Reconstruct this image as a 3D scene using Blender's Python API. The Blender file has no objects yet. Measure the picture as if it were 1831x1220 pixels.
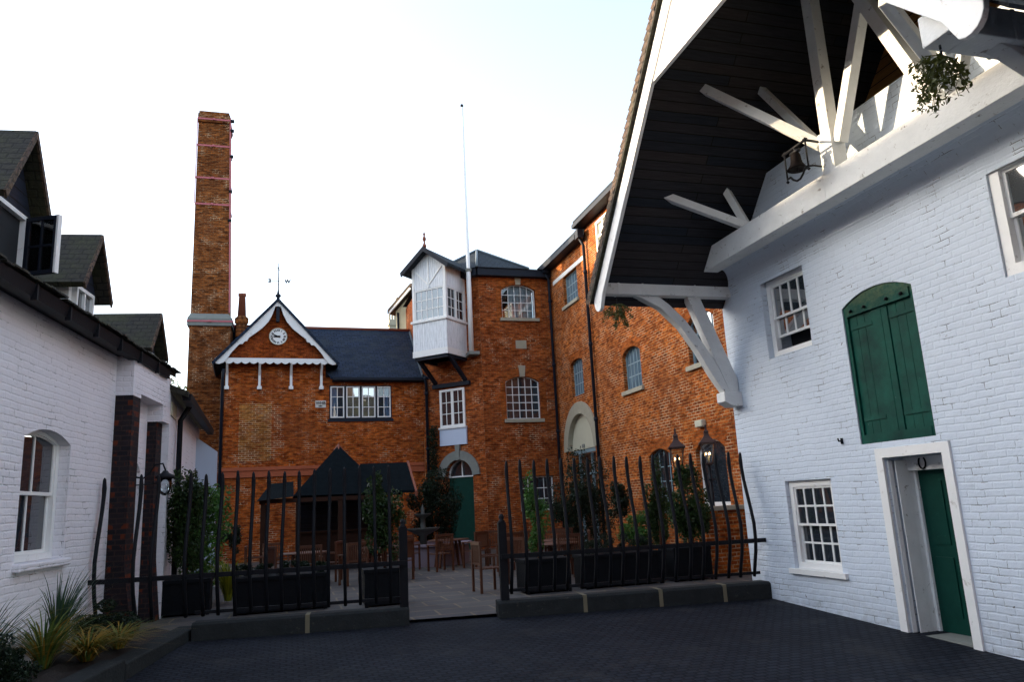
import bpy, bmesh, math, random
from mathutils import Vector, Matrix
from mathutils.geometry import tessellate_polygon
random.seed(7)
R = math.radians
SC = bpy.context.scene
C = SC.collection

# ------------------------------------------------------------------ camera
PITCH, ROLL, YAW = 0.21127, 0.050766, R(16.6)
cp, sp = math.cos(PITCH), math.sin(PITCH)
hx, hy = math.sin(YAW), math.cos(YAW)
Xu = Vector((hy, -hx, 0)); Fw = Vector((hx*cp, hy*cp, sp)); Yu = Vector((-hx*sp, -hy*sp, cp))
cr, sr = math.cos(ROLL), math.sin(ROLL)
rt = Xu*cr - Yu*sr; up = Xu*sr + Yu*cr
cam = bpy.data.cameras.new('camera'); cam.sensor_width = 36; cam.lens = 36*1358/1831
cam.clip_start = .05; cam.clip_end = 2000
co = bpy.data.objects.new('camera', cam); C.objects.link(co); SC.camera = co
co.matrix_world = Matrix(((rt.x, up.x, -Fw.x, 0), (rt.y, up.y, -Fw.y, 0), (rt.z, up.z, -Fw.z, 0), (0, 0, 0, 1)))

# ------------------------------------------------------------------ light
SUN = Vector((-.86, .47, .235)).normalized()
w = bpy.data.worlds.new('World'); SC.world = w; w.use_nodes = True
nt = w.node_tree; bg = nt.nodes['Background']
sky = nt.nodes.new('ShaderNodeTexSky'); sky.sky_type = 'NISHITA'; sky.sun_disc = False
sky.sun_elevation = math.asin(SUN.z); sky.sun_rotation = math.atan2(SUN.x, SUN.y)
sky.air_density = 1.0; sky.dust_density = 2.0; sky.ozone_density = 1.5
hsv = nt.nodes.new('ShaderNodeHueSaturation'); hsv.inputs['Saturation'].default_value = .62
nt.links.new(sky.outputs[0], hsv.inputs['Color']); nt.links.new(hsv.outputs[0], bg.inputs[0]); bg.inputs[1].default_value = .15
sl = bpy.data.lights.new('sun', 'SUN'); sl.energy = 2.2; sl.angle = R(.5); sl.color = (1, .78, .52)
so = bpy.data.objects.new('sun', sl); C.objects.link(so)
so.rotation_euler = (-SUN).to_track_quat('-Z', 'Y').to_euler()
SC.view_settings.view_transform = 'Standard'; SC.view_settings.look = 'None'
SC.view_settings.gamma = 1; SC.view_settings.exposure = 2.2
SC.cycles.max_bounces = 6; SC.cycles.sample_clamp_indirect = 4

# ------------------------------------------------------------------ materials
def mat(name):
    m = bpy.data.materials.new(name); m.use_nodes = True
    t = m.node_tree; return m, t, t.nodes['Principled BSDF']
def N(t, k, **kw):
    n = t.nodes.new(k)
    for a, b in kw.items(): setattr(n, a, b)
    return n
def noise(t, src, scale, detail=4, rough=.6):
    n = N(t, 'ShaderNodeTexNoise'); n.inputs['Scale'].default_value = scale; n.inputs['Detail'].default_value = detail
    n.inputs['Roughness'].default_value = rough; t.links.new(src, n.inputs['Vector']); return n.outputs['Fac']
def ramp(t, src, a, b, ca=(0, 0, 0, 1), cb=(1, 1, 1, 1)):
    r = N(t, 'ShaderNodeValToRGB'); r.color_ramp.elements[0].position = a; r.color_ramp.elements[1].position = b
    r.color_ramp.elements[0].color = ca; r.color_ramp.elements[1].color = cb; t.links.new(src, r.inputs[0]); return r.outputs[0]
def mix(t, f, a, b, mode='MIX'):
    m = N(t, 'ShaderNodeMix', data_type='RGBA', blend_type=mode)
    for i, v in ((0, f), (6, a), (7, b)):
        if isinstance(v, (int, float)): m.inputs[i].default_value = v
        elif isinstance(v, tuple): m.inputs[i].default_value = v if len(v) == 4 else v + (1,)
        else: t.links.new(v, m.inputs[i])
    return m.outputs[2]
def bump(t, p, h, s, d=.02):
    b = N(t, 'ShaderNodeBump'); b.inputs['Strength'].default_value = s; b.inputs['Distance'].default_value = d
    t.links.new(h, b.inputs['Height']); t.links.new(b.outputs[0], p.inputs['Normal'])
def add(t, a, b, op='ADD', k=None):
    m = N(t, 'ShaderNodeMath', operation=op)
    for i, v in ((0, a), (1, b)):
        if isinstance(v, (int, float)): m.inputs[i].default_value = v
        else: t.links.new(v, m.inputs[i])
    return m.outputs[0]
def uvw(t, sc=1, warp=0):
    c = N(t, 'ShaderNodeTexCoord'); o = c.outputs['UV']
    if warp:
        n = N(t, 'ShaderNodeTexNoise'); n.inputs['Scale'].default_value = 2.2; t.links.new(o, n.inputs['Vector'])
        v = N(t, 'ShaderNodeVectorMath', operation='MULTIPLY_ADD'); t.links.new(n.outputs['Color'], v.inputs[0])
        v.inputs[1].default_value = (warp,)*3; t.links.new(o, v.inputs[2]); o = v.outputs[0]
    return o
def brickn(t, uv, w_, h_, mo, c1, c2, cm, smooth=.1):
    b = N(t, 'ShaderNodeTexBrick'); t.links.new(uv, b.inputs['Vector'])
    b.inputs['Scale'].default_value = 1; b.inputs['Brick Width'].default_value = w_; b.inputs['Row Height'].default_value = h_
    b.inputs['Mortar Size'].default_value = mo; b.inputs['Mortar Smooth'].default_value = smooth
    for k, v in (('Color1', c1), ('Color2', c2), ('Mortar', cm)):
        if isinstance(v, tuple): b.inputs[k].default_value = v + (1,)
        else: t.links.new(v, b.inputs[k])
    return b

def red_brick(name, c1, c2, cm, pale=.52, dirty=(.13, .040, .018)):
    m, t, p = mat(name); uv = uvw(t, warp=.012)
    b = brickn(t, uv, .225, .078, .011, c1, c2, cm)
    big = noise(t, uv, .55, 5, .65); med = noise(t, uv, 1.7, 6, .7); fine = noise(t, uv, 22, 3)
    mpn = N(t, 'ShaderNodeMapping'); mpn.inputs['Scale'].default_value = (4.4, 12.8, 1); t.links.new(uv, mpn.inputs[0])
    cell = N(t, 'ShaderNodeTexNoise'); cell.inputs['Scale'].default_value = .9; cell.inputs['Detail'].default_value = 1; t.links.new(mpn.outputs[0], cell.inputs['Vector'])
    bc = mix(t, .9, b.outputs['Color'], ramp(t, cell.outputs['Fac'], .32, .66, (.42, .36, .34, 1), (1.35, 1.28, 1.1, 1)), 'MULTIPLY')
    bc = mix(t, .9, bc, ramp(t, noise(t, uv, 1.1, 5, .7), .32, .70, (.52, .42, .40, 1), (1.30, 1.28, 1.2, 1)), 'MULTIPLY')
    col = mix(t, ramp(t, big, .44, .70), bc, dirty)
    col2 = mix(t, .62, bc, col)
    pm = ramp(t, med, pale, pale+.10)
    mort = add(t, b.outputs['Fac'], pm, 'MULTIPLY')
    col3 = mix(t, mort, col2, (.52, .36, .22))
    smear = ramp(t, noise(t, uv, 2.4, 7, .8), .66, .72)
    col3 = mix(t, add(t, smear, .45, 'MULTIPLY'), col3, (.40, .25, .15))
    col4 = mix(t, .75, col3, ramp(t, fine, .25, .75, (.45, .45, .45, 1), (1.35, 1.3, 1.25, 1)), 'MULTIPLY')
    t.links.new(col4, p.inputs['Base Color']); p.inputs['Roughness'].default_value = .9
    p.inputs['Specular IOR Level'].default_value = .06
    h = add(t, add(t, b.outputs['Fac'], -.7, 'MULTIPLY'), add(t, fine, .4, 'MULTIPLY'))
    bump(t, p, h, .6, .012); return m
BRICK = red_brick('red_brick', (.58, .150, .026), (.30, .060, .018), (.36, .155, .055))
BRICK2 = red_brick('red_brick_tower', (.50, .130, .030), (.26, .056, .020), (.33, .16, .07))
BRICK3 = red_brick('orange_brick_mill', (.56, .160, .032), (.29, .068, .020), (.46, .25, .11), pale=.48)
CHIM = red_brick('chimney_brick', (.36, .125, .035), (.12, .042, .018), (.22, .12, .06))
GABLE = red_brick('gable_tile_red', (.40, .10, .02), (.27, .06, .018), (.16, .05, .02), pale=.9)
RUB = red_brick('rubbed_brick', (.50, .14, .03), (.42, .11, .025), (.33, .15, .06), pale=.9)
def pier_brick():
    m, t, p = mat('black_and_red_pier_brick'); uv = uvw(t)
    b = brickn(t, uv, .225, .076, .009, (.020, .015, .018), (.011, .010, .014), (.035, .022, .020))
    wv_ = N(t, 'ShaderNodeSeparateXYZ'); t.links.new(uv, wv_.inputs[0])
    row = add(t, add(t, wv_.outputs[1], 1/.152, 'MULTIPLY'), 0); fr_ = add(t, row, 0, 'FRACT') if False else None
    fx = N(t, 'ShaderNodeMath', operation='FRACT'); t.links.new(row, fx.inputs[0])
    alt = ramp(t, fx.outputs[0], .49, .51)
    n1 = ramp(t, noise(t, uv, 3.2, 3), .50, .56)
    g = N(t, 'ShaderNodeAttribute'); g.attribute_name = 'edge'
    msk = add(t, add(t, alt, g.outputs['Fac'], 'MULTIPLY'), n1, 'MULTIPLY')
    c = mix(t, msk, b.outputs['Color'], (.11, .024, .010))
    c = mix(t, .6, c, ramp(t, noise(t, uv, 12, 4), .2, .8, (.5, .5, .5, 1), (1.5, 1.5, 1.5, 1)), 'MULTIPLY')
    t.links.new(c, p.inputs['Base Color']); p.inputs['Roughness'].default_value = .7; p.inputs['Specular IOR Level'].default_value = .15
    bump(t, p, add(t, b.outputs['Fac'], -1, 'MULTIPLY'), .6, .01); return m
DBRICK = pier_brick()
PALEB = red_brick('pale_patch_brick', (.46, .21, .05), (.32, .085, .02), (.44, .28, .12), pale=.45)

def painted_brick(name, base, depth=.7):
    m, t, p = mat(name); uv = uvw(t, warp=.045)
    b = brickn(t, uv, .235, .082, .016, (1, 1, 1), (.35, .35, .35), (0, 0, 0), 1.0)
    b2 = brickn(t, uv, .235, .082, .0045, (1, 1, 1), (1, 1, 1), (0, 0, 0), .2)
    big = noise(t, uv, .7, 5); fine = noise(t, uv, 34, 4, .7); mid = noise(t, uv, 8, 5, .65)
    crack = ramp(t, noise(t, uv, 2.6, 7, .8), .53, .60)
    line = add(t, b2.outputs['Fac'], crack, 'MULTIPLY')
    col = mix(t, big, base, tuple(c*.84 for c in base))
    col = mix(t, add(t, ramp(t, noise(t, uv, 3.3, 6, .8), .58, .72), .35, 'MULTIPLY'), col, (base[0]*.62, base[1]*.62, base[2]*.60))
    sx = N(t, 'ShaderNodeSeparateXYZ'); t.links.new(uv, sx.inputs[0])
    mr = N(t, 'ShaderNodeMapRange'); mr.inputs[1].default_value = -1.15; mr.inputs[2].default_value = -1.85; t.links.new(sx.outputs[1], mr.inputs[0])
    splash = add(t, mr.outputs[0], ramp(t, mid, .35, .75), 'MULTIPLY')
    col = mix(t, add(t, splash, .55, 'MULTIPLY'), col, (.22, .22, .20))
    col = mix(t, add(t, line, .85, 'MULTIPLY'), col, (.10, .10, .10))
    chip = ramp(t, noise(t, uv, 11, 3, .6), .735, .745)
    col = mix(t, add(t, chip, .85, 'MULTIPLY'), col, (.07, .06, .055))
    t.links.new(col, p.inputs['Base Color']); p.inputs['Roughness'].default_value = .6; p.inputs['Specular IOR Level'].default_value = .25
    soft = add(t, b.outputs['Fac'], add(t, big, .35), 'MULTIPLY')
    h = add(t, add(t, add(t, soft, -.95, 'MULTIPLY'), add(t, mid, 1.9, 'MULTIPLY')), add(t, fine, .45, 'MULTIPLY'))
    bump(t, p, add(t, h, add(t, line, -1.2, 'MULTIPLY')), depth, .017); return m
WBRICK = painted_brick('white_painted_brick', (.655, .73, .82), .36)
WBRICK2 = painted_brick('white_painted_brick_pinkish', (.84, .82, .86), .36)

def plain(name, col, rough=.6, var=.15, nscale=6, metal=0, bmp=.15, spec=.5, scratch=None):
    m, t, p = mat(name); uv = uvw(t)
    n = noise(t, uv, nscale, 5)
    c = mix(t, n, tuple(x*(1-var) for x in col), tuple(min(1, x*(1+var)) for x in col))
    if scratch:
        c = mix(t, ramp(t, noise(t, uv, nscale*1.7, 6, .75), .60, .66), c, scratch)
    t.links.new(c, p.inputs['Base Color']); p.inputs['Roughness'].default_value = rough
    p.inputs['Metallic'].default_value = metal; p.inputs['Specular IOR Level'].default_value = spec
    if bmp: bump(t, p, noise(t, uv, 25, 4), bmp, .01)
    return m
WPAINT = plain('white_paint', (.80, .80, .78), .45, .06, 4, scratch=(.58, .56, .52))
WTIMBER = plain('white_timber', (.72, .73, .72), .6, .16, 4, bmp=.5, spec=.2, scratch=(.30, .28, .25))
DSTONE = plain('dark_wet_stone', (.055, .060, .055), .8, .4, 6, bmp=.5)
SLATED = plain('near_black_slate', (.006, .009, .011), .9, .6, 7, bmp=.8, spec=.02)
DTIMBER = plain('dark_pavilion_timber', (.035, .016, .010), .7, .4, 7, spec=.1)
PLASTER = plain('white_plaster_cove', (.74, .73, .72), .7, .10, 1.5)
BLACKIRON = plain('black_iron', (.007, .008, .011), .55, .2, 8, spec=.15)
DARKPAINT = plain('dark_navy_paint', (.012, .016, .026), .5, .2, 6, spec=.15)
STONE = plain('pale_stone', (.36, .33, .25), .85, .2, 5, bmp=.4, scratch=(.22, .20, .15))
GSTONE = plain('grey_stone', (.20, .21, .19), .85, .25, 5, bmp=.4)
CREAM = plain('cream_render', (.52, .50, .38), .8, .08, 2)
YELLOW = plain('yellow_render', (.80, .68, .42), .8, .08, 2)
BLUEW = plain('blue_grey_render', (.42, .50, .60), .8, .08, 2)
TEAK = plain('teak_wood', (.085, .030, .014), .5, .35, 9, spec=.3)
TERRA = plain('terracotta', (.20, .055, .025), .7, .2, 6)
PINK = plain('pink_iron_band', (.46, .11, .13), .5, .15, 4)
LEAD = plain('lead_sheet', (.10, .13, .15), .5, .25, 4, scratch=(.28, .33, .36))
KERB = plain('dark_kerb_stone', (.020, .023, .024), .85, .5, 5, bmp=1.0, spec=.2, scratch=(.05, .05, .042))
MORTAR = plain('kerb_mortar', (.16, .14, .09), .9, .2, 9)
SOIL = plain('soil', (.018, .012, .009), .95, .5, 12, bmp=.8)
PLANTER = plain('black_planter', (.005, .006, .008), .7, .5, 9, spec=.1, bmp=.5)
COPPER = plain('aged_copper', (.045, .024, .020), .5, .3, 8, spec=.3)
BRONZE = plain('dark_bronze', (.006, .004, .004), .75, .3, 8, spec=.08)
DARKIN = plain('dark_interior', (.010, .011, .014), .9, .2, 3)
WINMETAL = plain('blue_grey_window_iron', (.20, .29, .33), .5, .12, 6)
WINWHITE = plain('white_window_iron', (.70, .72, .72), .5, .08, 6)
CURTAIN = plain('blue_curtain', (.30, .42, .66), .9, .25, 7)
WHITECLOTH = plain('white_curtain', (.62, .66, .70), .9, .15, 7)
PINKSTONE = plain('pinkish_basin_stone', (.20, .16, .19), .8, .2, 4, bmp=.3)
def planks(name, c1, c2, w_, rough=.6, cm=(.01, .008, .006), bs=.6, rev=False):
    m, t, p = mat(name); uv = uvw(t)
    if rev:
        mp = N(t, 'ShaderNodeMapping'); mp.inputs['Rotation'].default_value = (0, 0, R(90)); t.links.new(uv, mp.inputs[0]); uv = mp.outputs[0]
    b = brickn(t, uv, 3.1, w_, w_*.05, c1, c2, cm)
    st = N(t, 'ShaderNodeMapping'); st.inputs['Scale'].default_value = (1, 14, 1); t.links.new(uv, st.inputs[0])
    g = noise(t, st.outputs[0], 2.5, 5, .65)
    c = mix(t, .8, b.outputs['Color'], ramp(t, g, .2, .8, (.45, .45, .45, 1), (1.5, 1.5, 1.5, 1)), 'MULTIPLY')
    t.links.new(c, p.inputs['Base Color']); p.inputs['Roughness'].default_value = rough
    p.inputs['Specular IOR Level'].default_value = .15
    bump(t, p, add(t, add(t, b.outputs['Fac'], -1, 'MULTIPLY'), add(t, g, .3, 'MULTIPLY')), bs, .012); return m
SOFFIT = planks('dark_stained_boards', (.036, .032, .034), (.017, .023, .034), .15, .7)
ORANGEW = planks('brown_weatherboards', (.34, .165, .055), (.26, .12, .04), .16, .6)
NAVYB = planks('navy_weatherboards', (.022, .026, .040), (.016, .020, .032), .15, .5)
WBOARD = planks('white_matchboard', (.78, .80, .82), (.74, .77, .80), .11, .5, (.52, .55, .58), .35, rev=True)
def green_boards():
    m, t, p = mat('green_painted_boards'); uv = uvw(t)
    n = noise(t, uv, 3, 5); f = noise(t, uv, 30, 4)
    c = mix(t, ramp(t, n, .3, .7), (.002, .032, .026), (.006, .080, .058))
    sp_ = N(t, 'ShaderNodeSeparateXYZ'); t.links.new(uv, sp_.inputs[0])
    mr = N(t, 'ShaderNodeMapRange'); mr.inputs[1].default_value = 1.9; mr.inputs[2].default_value = 2.55; t.links.new(sp_.outputs[1], mr.inputs[0])
    wear = add(t, mr.outputs[0], noise(t, uv, 9, 5, .7), 'MULTIPLY')
    c = mix(t, ramp(t, wear, .30, .62), c, (.085, .12, .062))
    c = mix(t, ramp(t, noise(t, uv, 18, 4), .72, .76), c, (.12, .2, .17))
    t.links.new(c, p.inputs['Base Color']); p.inputs['Roughness'].default_value = .5; p.inputs['Specular IOR Level'].default_value = .12
    bump(t, p, f, .2, .01); return m
GREENB = green_boards()
GREEND = plain('green_painted_door', (.004, .040, .030), .5, .3, 5, spec=.12, scratch=(.008, .06, .045))
def tiles(name, c1, c2, w_, h_, moss=None, rough=.7, spec=.3, bs=.9):
    m, t, p = mat(name); uv = uvw(t, warp=.02)
    b = brickn(t, uv, w_, h_, .012, c1, c2, tuple(x*.25 for x in c1), .3)
    n = noise(t, uv, 1.4, 6, .7); f = noise(t, uv, 26, 4)
    c = b.outputs['Color']
    if moss: c = mix(t, ramp(t, n, .45, .7), c, moss)
    c = mix(t, .8, c, ramp(t, f, .2, .8, (.4, .4, .4, 1), (1.6, 1.6, 1.6, 1)), 'MULTIPLY')
    t.links.new(c, p.inputs['Base Color']); p.inputs['Roughness'].default_value = rough
    p.inputs['Specular IOR Level'].default_value = spec
    bump(t, p, add(t, add(t, b.outputs['Fac'], -1, 'MULTIPLY'), add(t, f, .5, 'MULTIPLY')), bs, .02); return m
MOSSY = tiles('mossy_clay_tiles', (.030, .026, .018), (.020, .018, .015), .17, .10, (.040, .042, .014))
SLATE = tiles('blue_slates', (.026, .041, .074), (.014, .024, .046), .25, .17, (.030, .040, .050), .75, .12)
SLATE2 = tiles('dark_slates', (.030, .042, .055), (.020, .028, .040), .22, .15, (.026, .034, .034), .75, .15)
BROWNT = tiles('brown_clay_tiles', (.11, .06, .035), (.07, .04, .028), .17, .10, (.07, .05, .02))

def glass_dark(name, col, rough=.03, spec=.9, ior=1.6):
    m, t, p = mat(name); uv = uvw(t)
    n = noise(t, uv, 1.7, 2)
    t.links.new(mix(t, n, tuple(c*.6 for c in col), tuple(c*1.4 for c in col)), p.inputs['Base Color'])
    p.inputs['Roughness'].default_value = rough; p.inputs['IOR'].default_value = ior; p.inputs['Specular IOR Level'].default_value = spec
    bump(t, p, noise(t, uv, 3, 1), .05, .02); return m
GLASS = glass_dark('window_glass_dark', (.020, .026, .034))
GLASSR = glass_dark('window_glass_reflective', (.03, .045, .055), .02, 1, 2.6)
GLASSB = glass_dark('window_glass_bluegrey', (.11, .17, .22), .08, .9, 1.6)
def clear_glass():
    m, t, p = mat('clear_glass'); o = t.nodes['Material Output']
    tr = N(t, 'ShaderNodeBsdfTransparent'); tr.inputs[0].default_value = (.85, .9, .92, 1)
    gl = N(t, 'ShaderNodeBsdfGlossy'); gl.inputs['Roughness'].default_value = .02
    fr = N(t, 'ShaderNodeFresnel'); fr.inputs[0].default_value = 1.7
    mx = N(t, 'ShaderNodeMixShader'); t.links.new(fr.outputs[0], mx.inputs[0]); t.links.new(tr.outputs[0], mx.inputs[1]); t.links.new(gl.outputs[0], mx.inputs[2])
    t.links.new(mx.outputs[0], o.inputs[0]); return m
CLEAR = clear_glass()
def emit(name, col, s):
    m, t, p = mat(name); p.inputs['Base Color'].default_value = col + (1,)
    p.inputs['Emission Color'].default_value = col + (1,); p.inputs['Emission Strength'].default_value = s; return m
BULB = emit('lit_bulb', (1, .62, .25), 5)
WLAMP = emit('outside_light_bulb', (1, .9, .75), 6)

def ground_mat():
    m, t, p = mat('tarmac_setts'); uv = uvw(t, warp=.03)
    b = brickn(t, uv, .14, .095, .016, (.018, .022, .032), (.010, .013, .020), (.006, .007, .010), .5)
    big = noise(t, uv, .6, 5); f = noise(t, uv, 60, 3)
    c = mix(t, .9, b.outputs['Color'], ramp(t, big, .2, .8, (.65, .65, .65, 1), (1.5, 1.45, 1.4, 1)), 'MULTIPLY')
    c = mix(t, add(t, ramp(t, noise(t, uv, .9, 7, .75), .52, .66), .6, 'MULTIPLY'), c, (.034, .034, .036))
    c = mix(t, ramp(t, noise(t, uv, 9, 6, .8), .70, .72), c, (.12, .08, .05))
    t.links.new(c, p.inputs['Base Color']); p.inputs['Roughness'].default_value = .7
    p.inputs['Specular IOR Level'].default_value = .08
    bump(t, p, add(t, add(t, b.outputs['Fac'], -1, 'MULTIPLY'), add(t, f, .3, 'MULTIPLY')), .8, .012); return m
def paving_mat():
    m, t, p = mat('stone_flags'); uv = uvw(t, warp=.04)
    b = brickn(t, uv, .9, .6, .02, (.075, .068, .066), (.045, .043, .048), (.15, .12, .08), .2)
    big = noise(t, uv, 1.2, 6, .7)
    c = mix(t, .9, b.outputs['Color'], ramp(t, big, .2, .8, (.5, .5, .5, 1), (1.4, 1.35, 1.25, 1)), 'MULTIPLY')
    t.links.new(c, p.inputs['Base Color']); p.inputs['Roughness'].default_value = .8
    bump(t, p, add(t, add(t, b.outputs['Fac'], -1, 'MULTIPLY'), big), .5, .02); return m
def leafmat(name, c1, c2, tr=.3):
    m, t, p = mat(name); o = t.nodes['Material Output']
    g = N(t, 'ShaderNodeNewGeometry')
    r = ramp(t, g.outputs['Random Per Island'], 0, 1, c1 + (1,), c2 + (1,))
    t.links.new(r, p.inputs['Base Color']); p.inputs['Roughness'].default_value = .5; p.inputs['Specular IOR Level'].default_value = .3
    tl = N(t, 'ShaderNodeBsdfTranslucent'); t.links.new(r, tl.inputs[0])
    mx = N(t, 'ShaderNodeMixShader'); mx.inputs[0].default_value = tr
    t.links.new(p.outputs[0], mx.inputs[1]); t.links.new(tl.outputs[0], mx.inputs[2]); t.links.new(mx.outputs[0], o.inputs[0]); return m
LEAF = leafmat('bay_leaves', (.010, .028, .008), (.040, .075, .016))
LEAFD = leafmat('dark_leaves', (.006, .016, .009), (.018, .034, .014))
LEAFL = leafmat('light_green_leaves', (.03, .10, .02), (.09, .20, .035))
LEAFY = leafmat('yellow_green_leaves', (.10, .14, .01), (.28, .28, .02))
MISTLE = leafmat('mistletoe_leaves', (.030, .040, .008), (.085, .095, .018))
BLADE = leafmat('grass_blades', (.035, .085, .02), (.17, .21, .045))
BLADEO = leafmat('dry_grass_blades', (.20, .14, .015), (.38, .22, .03))
BLADEG = leafmat('blue_green_blades', (.03, .07, .045), (.08, .14, .08))

# ------------------------------------------------------------------ mesh helpers
class MB:
    def __init__(s): s.v = []; s.f = []; s.sm = []
    def add(s, vs, fs, smooth=False):
        o = len(s.v); s.v += [Vector(v) for v in vs]; s.f += [tuple(i+o for i in f) for f in fs]; s.sm += [smooth]*len(fs); return s
    def box(s, x0, x1, y0, y1, z0, z1):
        x0, x1 = sorted((x0, x1)); y0, y1 = sorted((y0, y1)); z0, z1 = sorted((z0, z1))
        vs = [(x0, y0, z0), (x1, y0, z0), (x1, y1, z0), (x0, y1, z0), (x0, y0, z1), (x1, y0, z1), (x1, y1, z1), (x0, y1, z1)]
        return s.add(vs, [(0, 3, 2, 1), (4, 5, 6, 7), (0, 1, 5, 4), (1, 2, 6, 5), (2, 3, 7, 6), (3, 0, 4, 7)])
    def prism(s, pts, a0, a1, ax='y'):
        """pts: 2-D outline (x,z for ax='y'; y,z for 'x'; x,y for 'z') extruded from a0 to a1"""
        def P(p, a): return (p[0], a, p[1]) if ax == 'y' else ((a, p[0], p[1]) if ax == 'x' else (p[0], p[1], a))
        n = len(pts); A = sum(pts[i][0]*pts[(i+1) % n][1]-pts[(i+1) % n][0]*pts[i][1] for i in range(n))
        if A < 0: pts = pts[::-1]
        vs = [P(p, a0) for p in pts] + [P(p, a1) for p in pts]
        tri = tessellate_polygon([[Vector((p[0], p[1], 0)) for p in pts]])
        fs = [tuple(t) for t in tri] + [tuple(i+n for i in t) for t in tri]
        fs += [(i, (i+1) % n, (i+1) % n+n, i+n) for i in range(n)]
        return s.add(vs, fs)
    def holed(s, outer, holes, y0, y1):
        """wall in x,z with openings: front at y0, back at y1, reveals between"""
        loops = [outer]+holes; flat = [p for l in loops for p in l]; n = len(flat)
        tri = tessellate_polygon([[Vector((p[0], p[1], 0)) for p in l] for l in loops])
        vs = [(p[0], y0, p[1]) for p in flat] + [(p[0], y1, p[1]) for p in flat]
        fs = [tuple(t) for t in tri]+[tuple(i+n for i in t) for t in tri]
        o = 0
        for l in loops:
            k = len(l); fs += [(o+i, o+(i+1) % k, o+(i+1) % k+n, o+i+n) for i in range(k)]; o += k
        return s.add(vs, fs)
    def tube(s, path, rad, seg=8, smooth=True, cap=True, flat=1):
        path = [Vector(p) for p in path]; n = len(path)
        rs = rad if isinstance(rad, (list, tuple)) else [rad]*n
        vs = []; prev = None
        for i, p in enumerate(path):
            d = (path[min(i+1, n-1)]-path[max(i-1, 0)]).normalized()
            a = prev if prev is not None else (Vector((0, 0, 1)) if abs(d.z) < .9 else Vector((1, 0, 0)))
            u = (a-d*a.dot(d)).normalized(); v = d.cross(u); prev = u
            for k in range(seg):
                t = 2*math.pi*(k+.5)/seg; vs.append(p+u*math.cos(t)*rs[i]+v*math.sin(t)*rs[i]*flat)
        fs = [(i*seg+k, i*seg+(k+1) % seg, (i+1)*seg+(k+1) % seg, (i+1)*seg+k) for i in range(n-1) for k in range(seg)]
        if cap: fs += [tuple(range(seg))[::-1], tuple((n-1)*seg+k for k in range(seg))]
        return s.add(vs, fs, smooth)
    def beam(s, a, b, w_, h_, upv=(0, 0, 1)):
        """rectangular timber from a to b, w_ across, h_ along upv"""
        a = Vector(a); b = Vector(b); d = (b-a).normalized(); u = Vector(upv); u = (u-d*u.dot(d)).normalized(); v = d.cross(u)
        vs = [p+v*sx*w_/2+u*sy*h_/2 for p in (a, b) for sx, sy in ((-1, -1), (1, -1), (1, 1), (-1, 1))]
        return s.add(vs, [(0, 3, 2, 1), (4, 5, 6, 7), (0, 1, 5, 4), (1, 2, 6, 5), (2, 3, 7, 6), (3, 0, 4, 7)])
    def lathe(s, prof, c=(0, 0, 0), seg=24, smooth=True):
        vs = [(c[0]+r*math.cos(2*math.pi*k/seg), c[1]+r*math.sin(2*math.pi*k/seg), c[2]+z) for r, z in prof for k in range(seg)]
        fs = [(i*seg+k, i*seg+(k+1) % seg, (i+1)*seg+(k+1) % seg, (i+1)*seg+k) for i in range(len(prof)-1) for k in range(seg)]
        if prof[0][0] > 1e-4: fs.append(tuple(range(seg))[::-1])
        if prof[-1][0] > 1e-4: fs.append(tuple((len(prof)-1)*seg+k for k in range(seg)))
        return s.add(vs, fs, smooth)
    def quad(s, *p): return s.add(p, [tuple(range(len(p)))])
    def mesh(s, name, m):
        me = bpy.data.meshes.new(name); me.from_pydata([tuple(v) for v in s.v], [], s.f)
        me.polygons.foreach_set('use_smooth', s.sm)
        uvl = me.uv_layers.new(name='UVMap'); d = uvl.data; Z = Vector((0, 0, 1))
        for p in me.polygons:
            n = p.normal
            if abs(n.z) > .995: t, b = Vector((1, 0, 0)), Vector((0, 1, 0))
            else:
                t = Z.cross(n).normalized(); b = n.cross(t)
                if b.z < 0: b = -b
            for li in p.loop_indices:
                c = me.vertices[me.loops[li].vertex_index].co; d[li].uv = (c.dot(t), c.dot(b))
        if m: me.materials.append(m)
        bm = bmesh.new(); bm.from_mesh(me); bmesh.ops.recalc_face_normals(bm, faces=bm.faces); bm.to_mesh(me); bm.free()
        return me
def bevel(o, w_=.008):
    b = o.modifiers.new('bevel', 'BEVEL'); b.width = w_; b.segments = 2; b.limit_method = 'ANGLE'; b.angle_limit = R(40); return o

class Fr:
    """a wall's own frame: x along the wall, y into the wall, z up"""
    def __init__(s, loc, rot): s.loc = Vector(loc); s.rot = rot
    def w(s, x, y, z):
        c, k = math.cos(s.rot), math.sin(s.rot); return Vector((s.loc.x+x*c-y*k, s.loc.y+x*k+y*c, s.loc.z+z))
def obj(name, mb, m, parent=None, fr=None, loc=None):
    o = bpy.data.objects.new(name, mb.mesh(name, m)); C.objects.link(o)
    if parent is not None: o.parent = parent
    if fr:
        base = parent.location if parent is not None else Vector((0, 0, 0))
        o.location = fr.loc-base; o.rotation_euler = (0, 0, fr.rot)
    if loc is not None: o.location = loc
    return o
def thing(name, label, cat, loc=(0, 0, 0), rz=0, group=None):
    o = bpy.data.objects.new(name, None); C.objects.link(o); o.location = loc; o.rotation_euler = (0, 0, rz); o.empty_display_size = .2
    o['label'] = label; o['category'] = cat
    if group: o['group'] = group
    return o
def tag(o, label, cat, group=None):
    o['label'] = label; o['category'] = cat
    if group: o['group'] = group
    return o
def struct(name, mb, m, kind='structure'):
    o = obj(name, mb, m); o['kind'] = kind; return o
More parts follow.
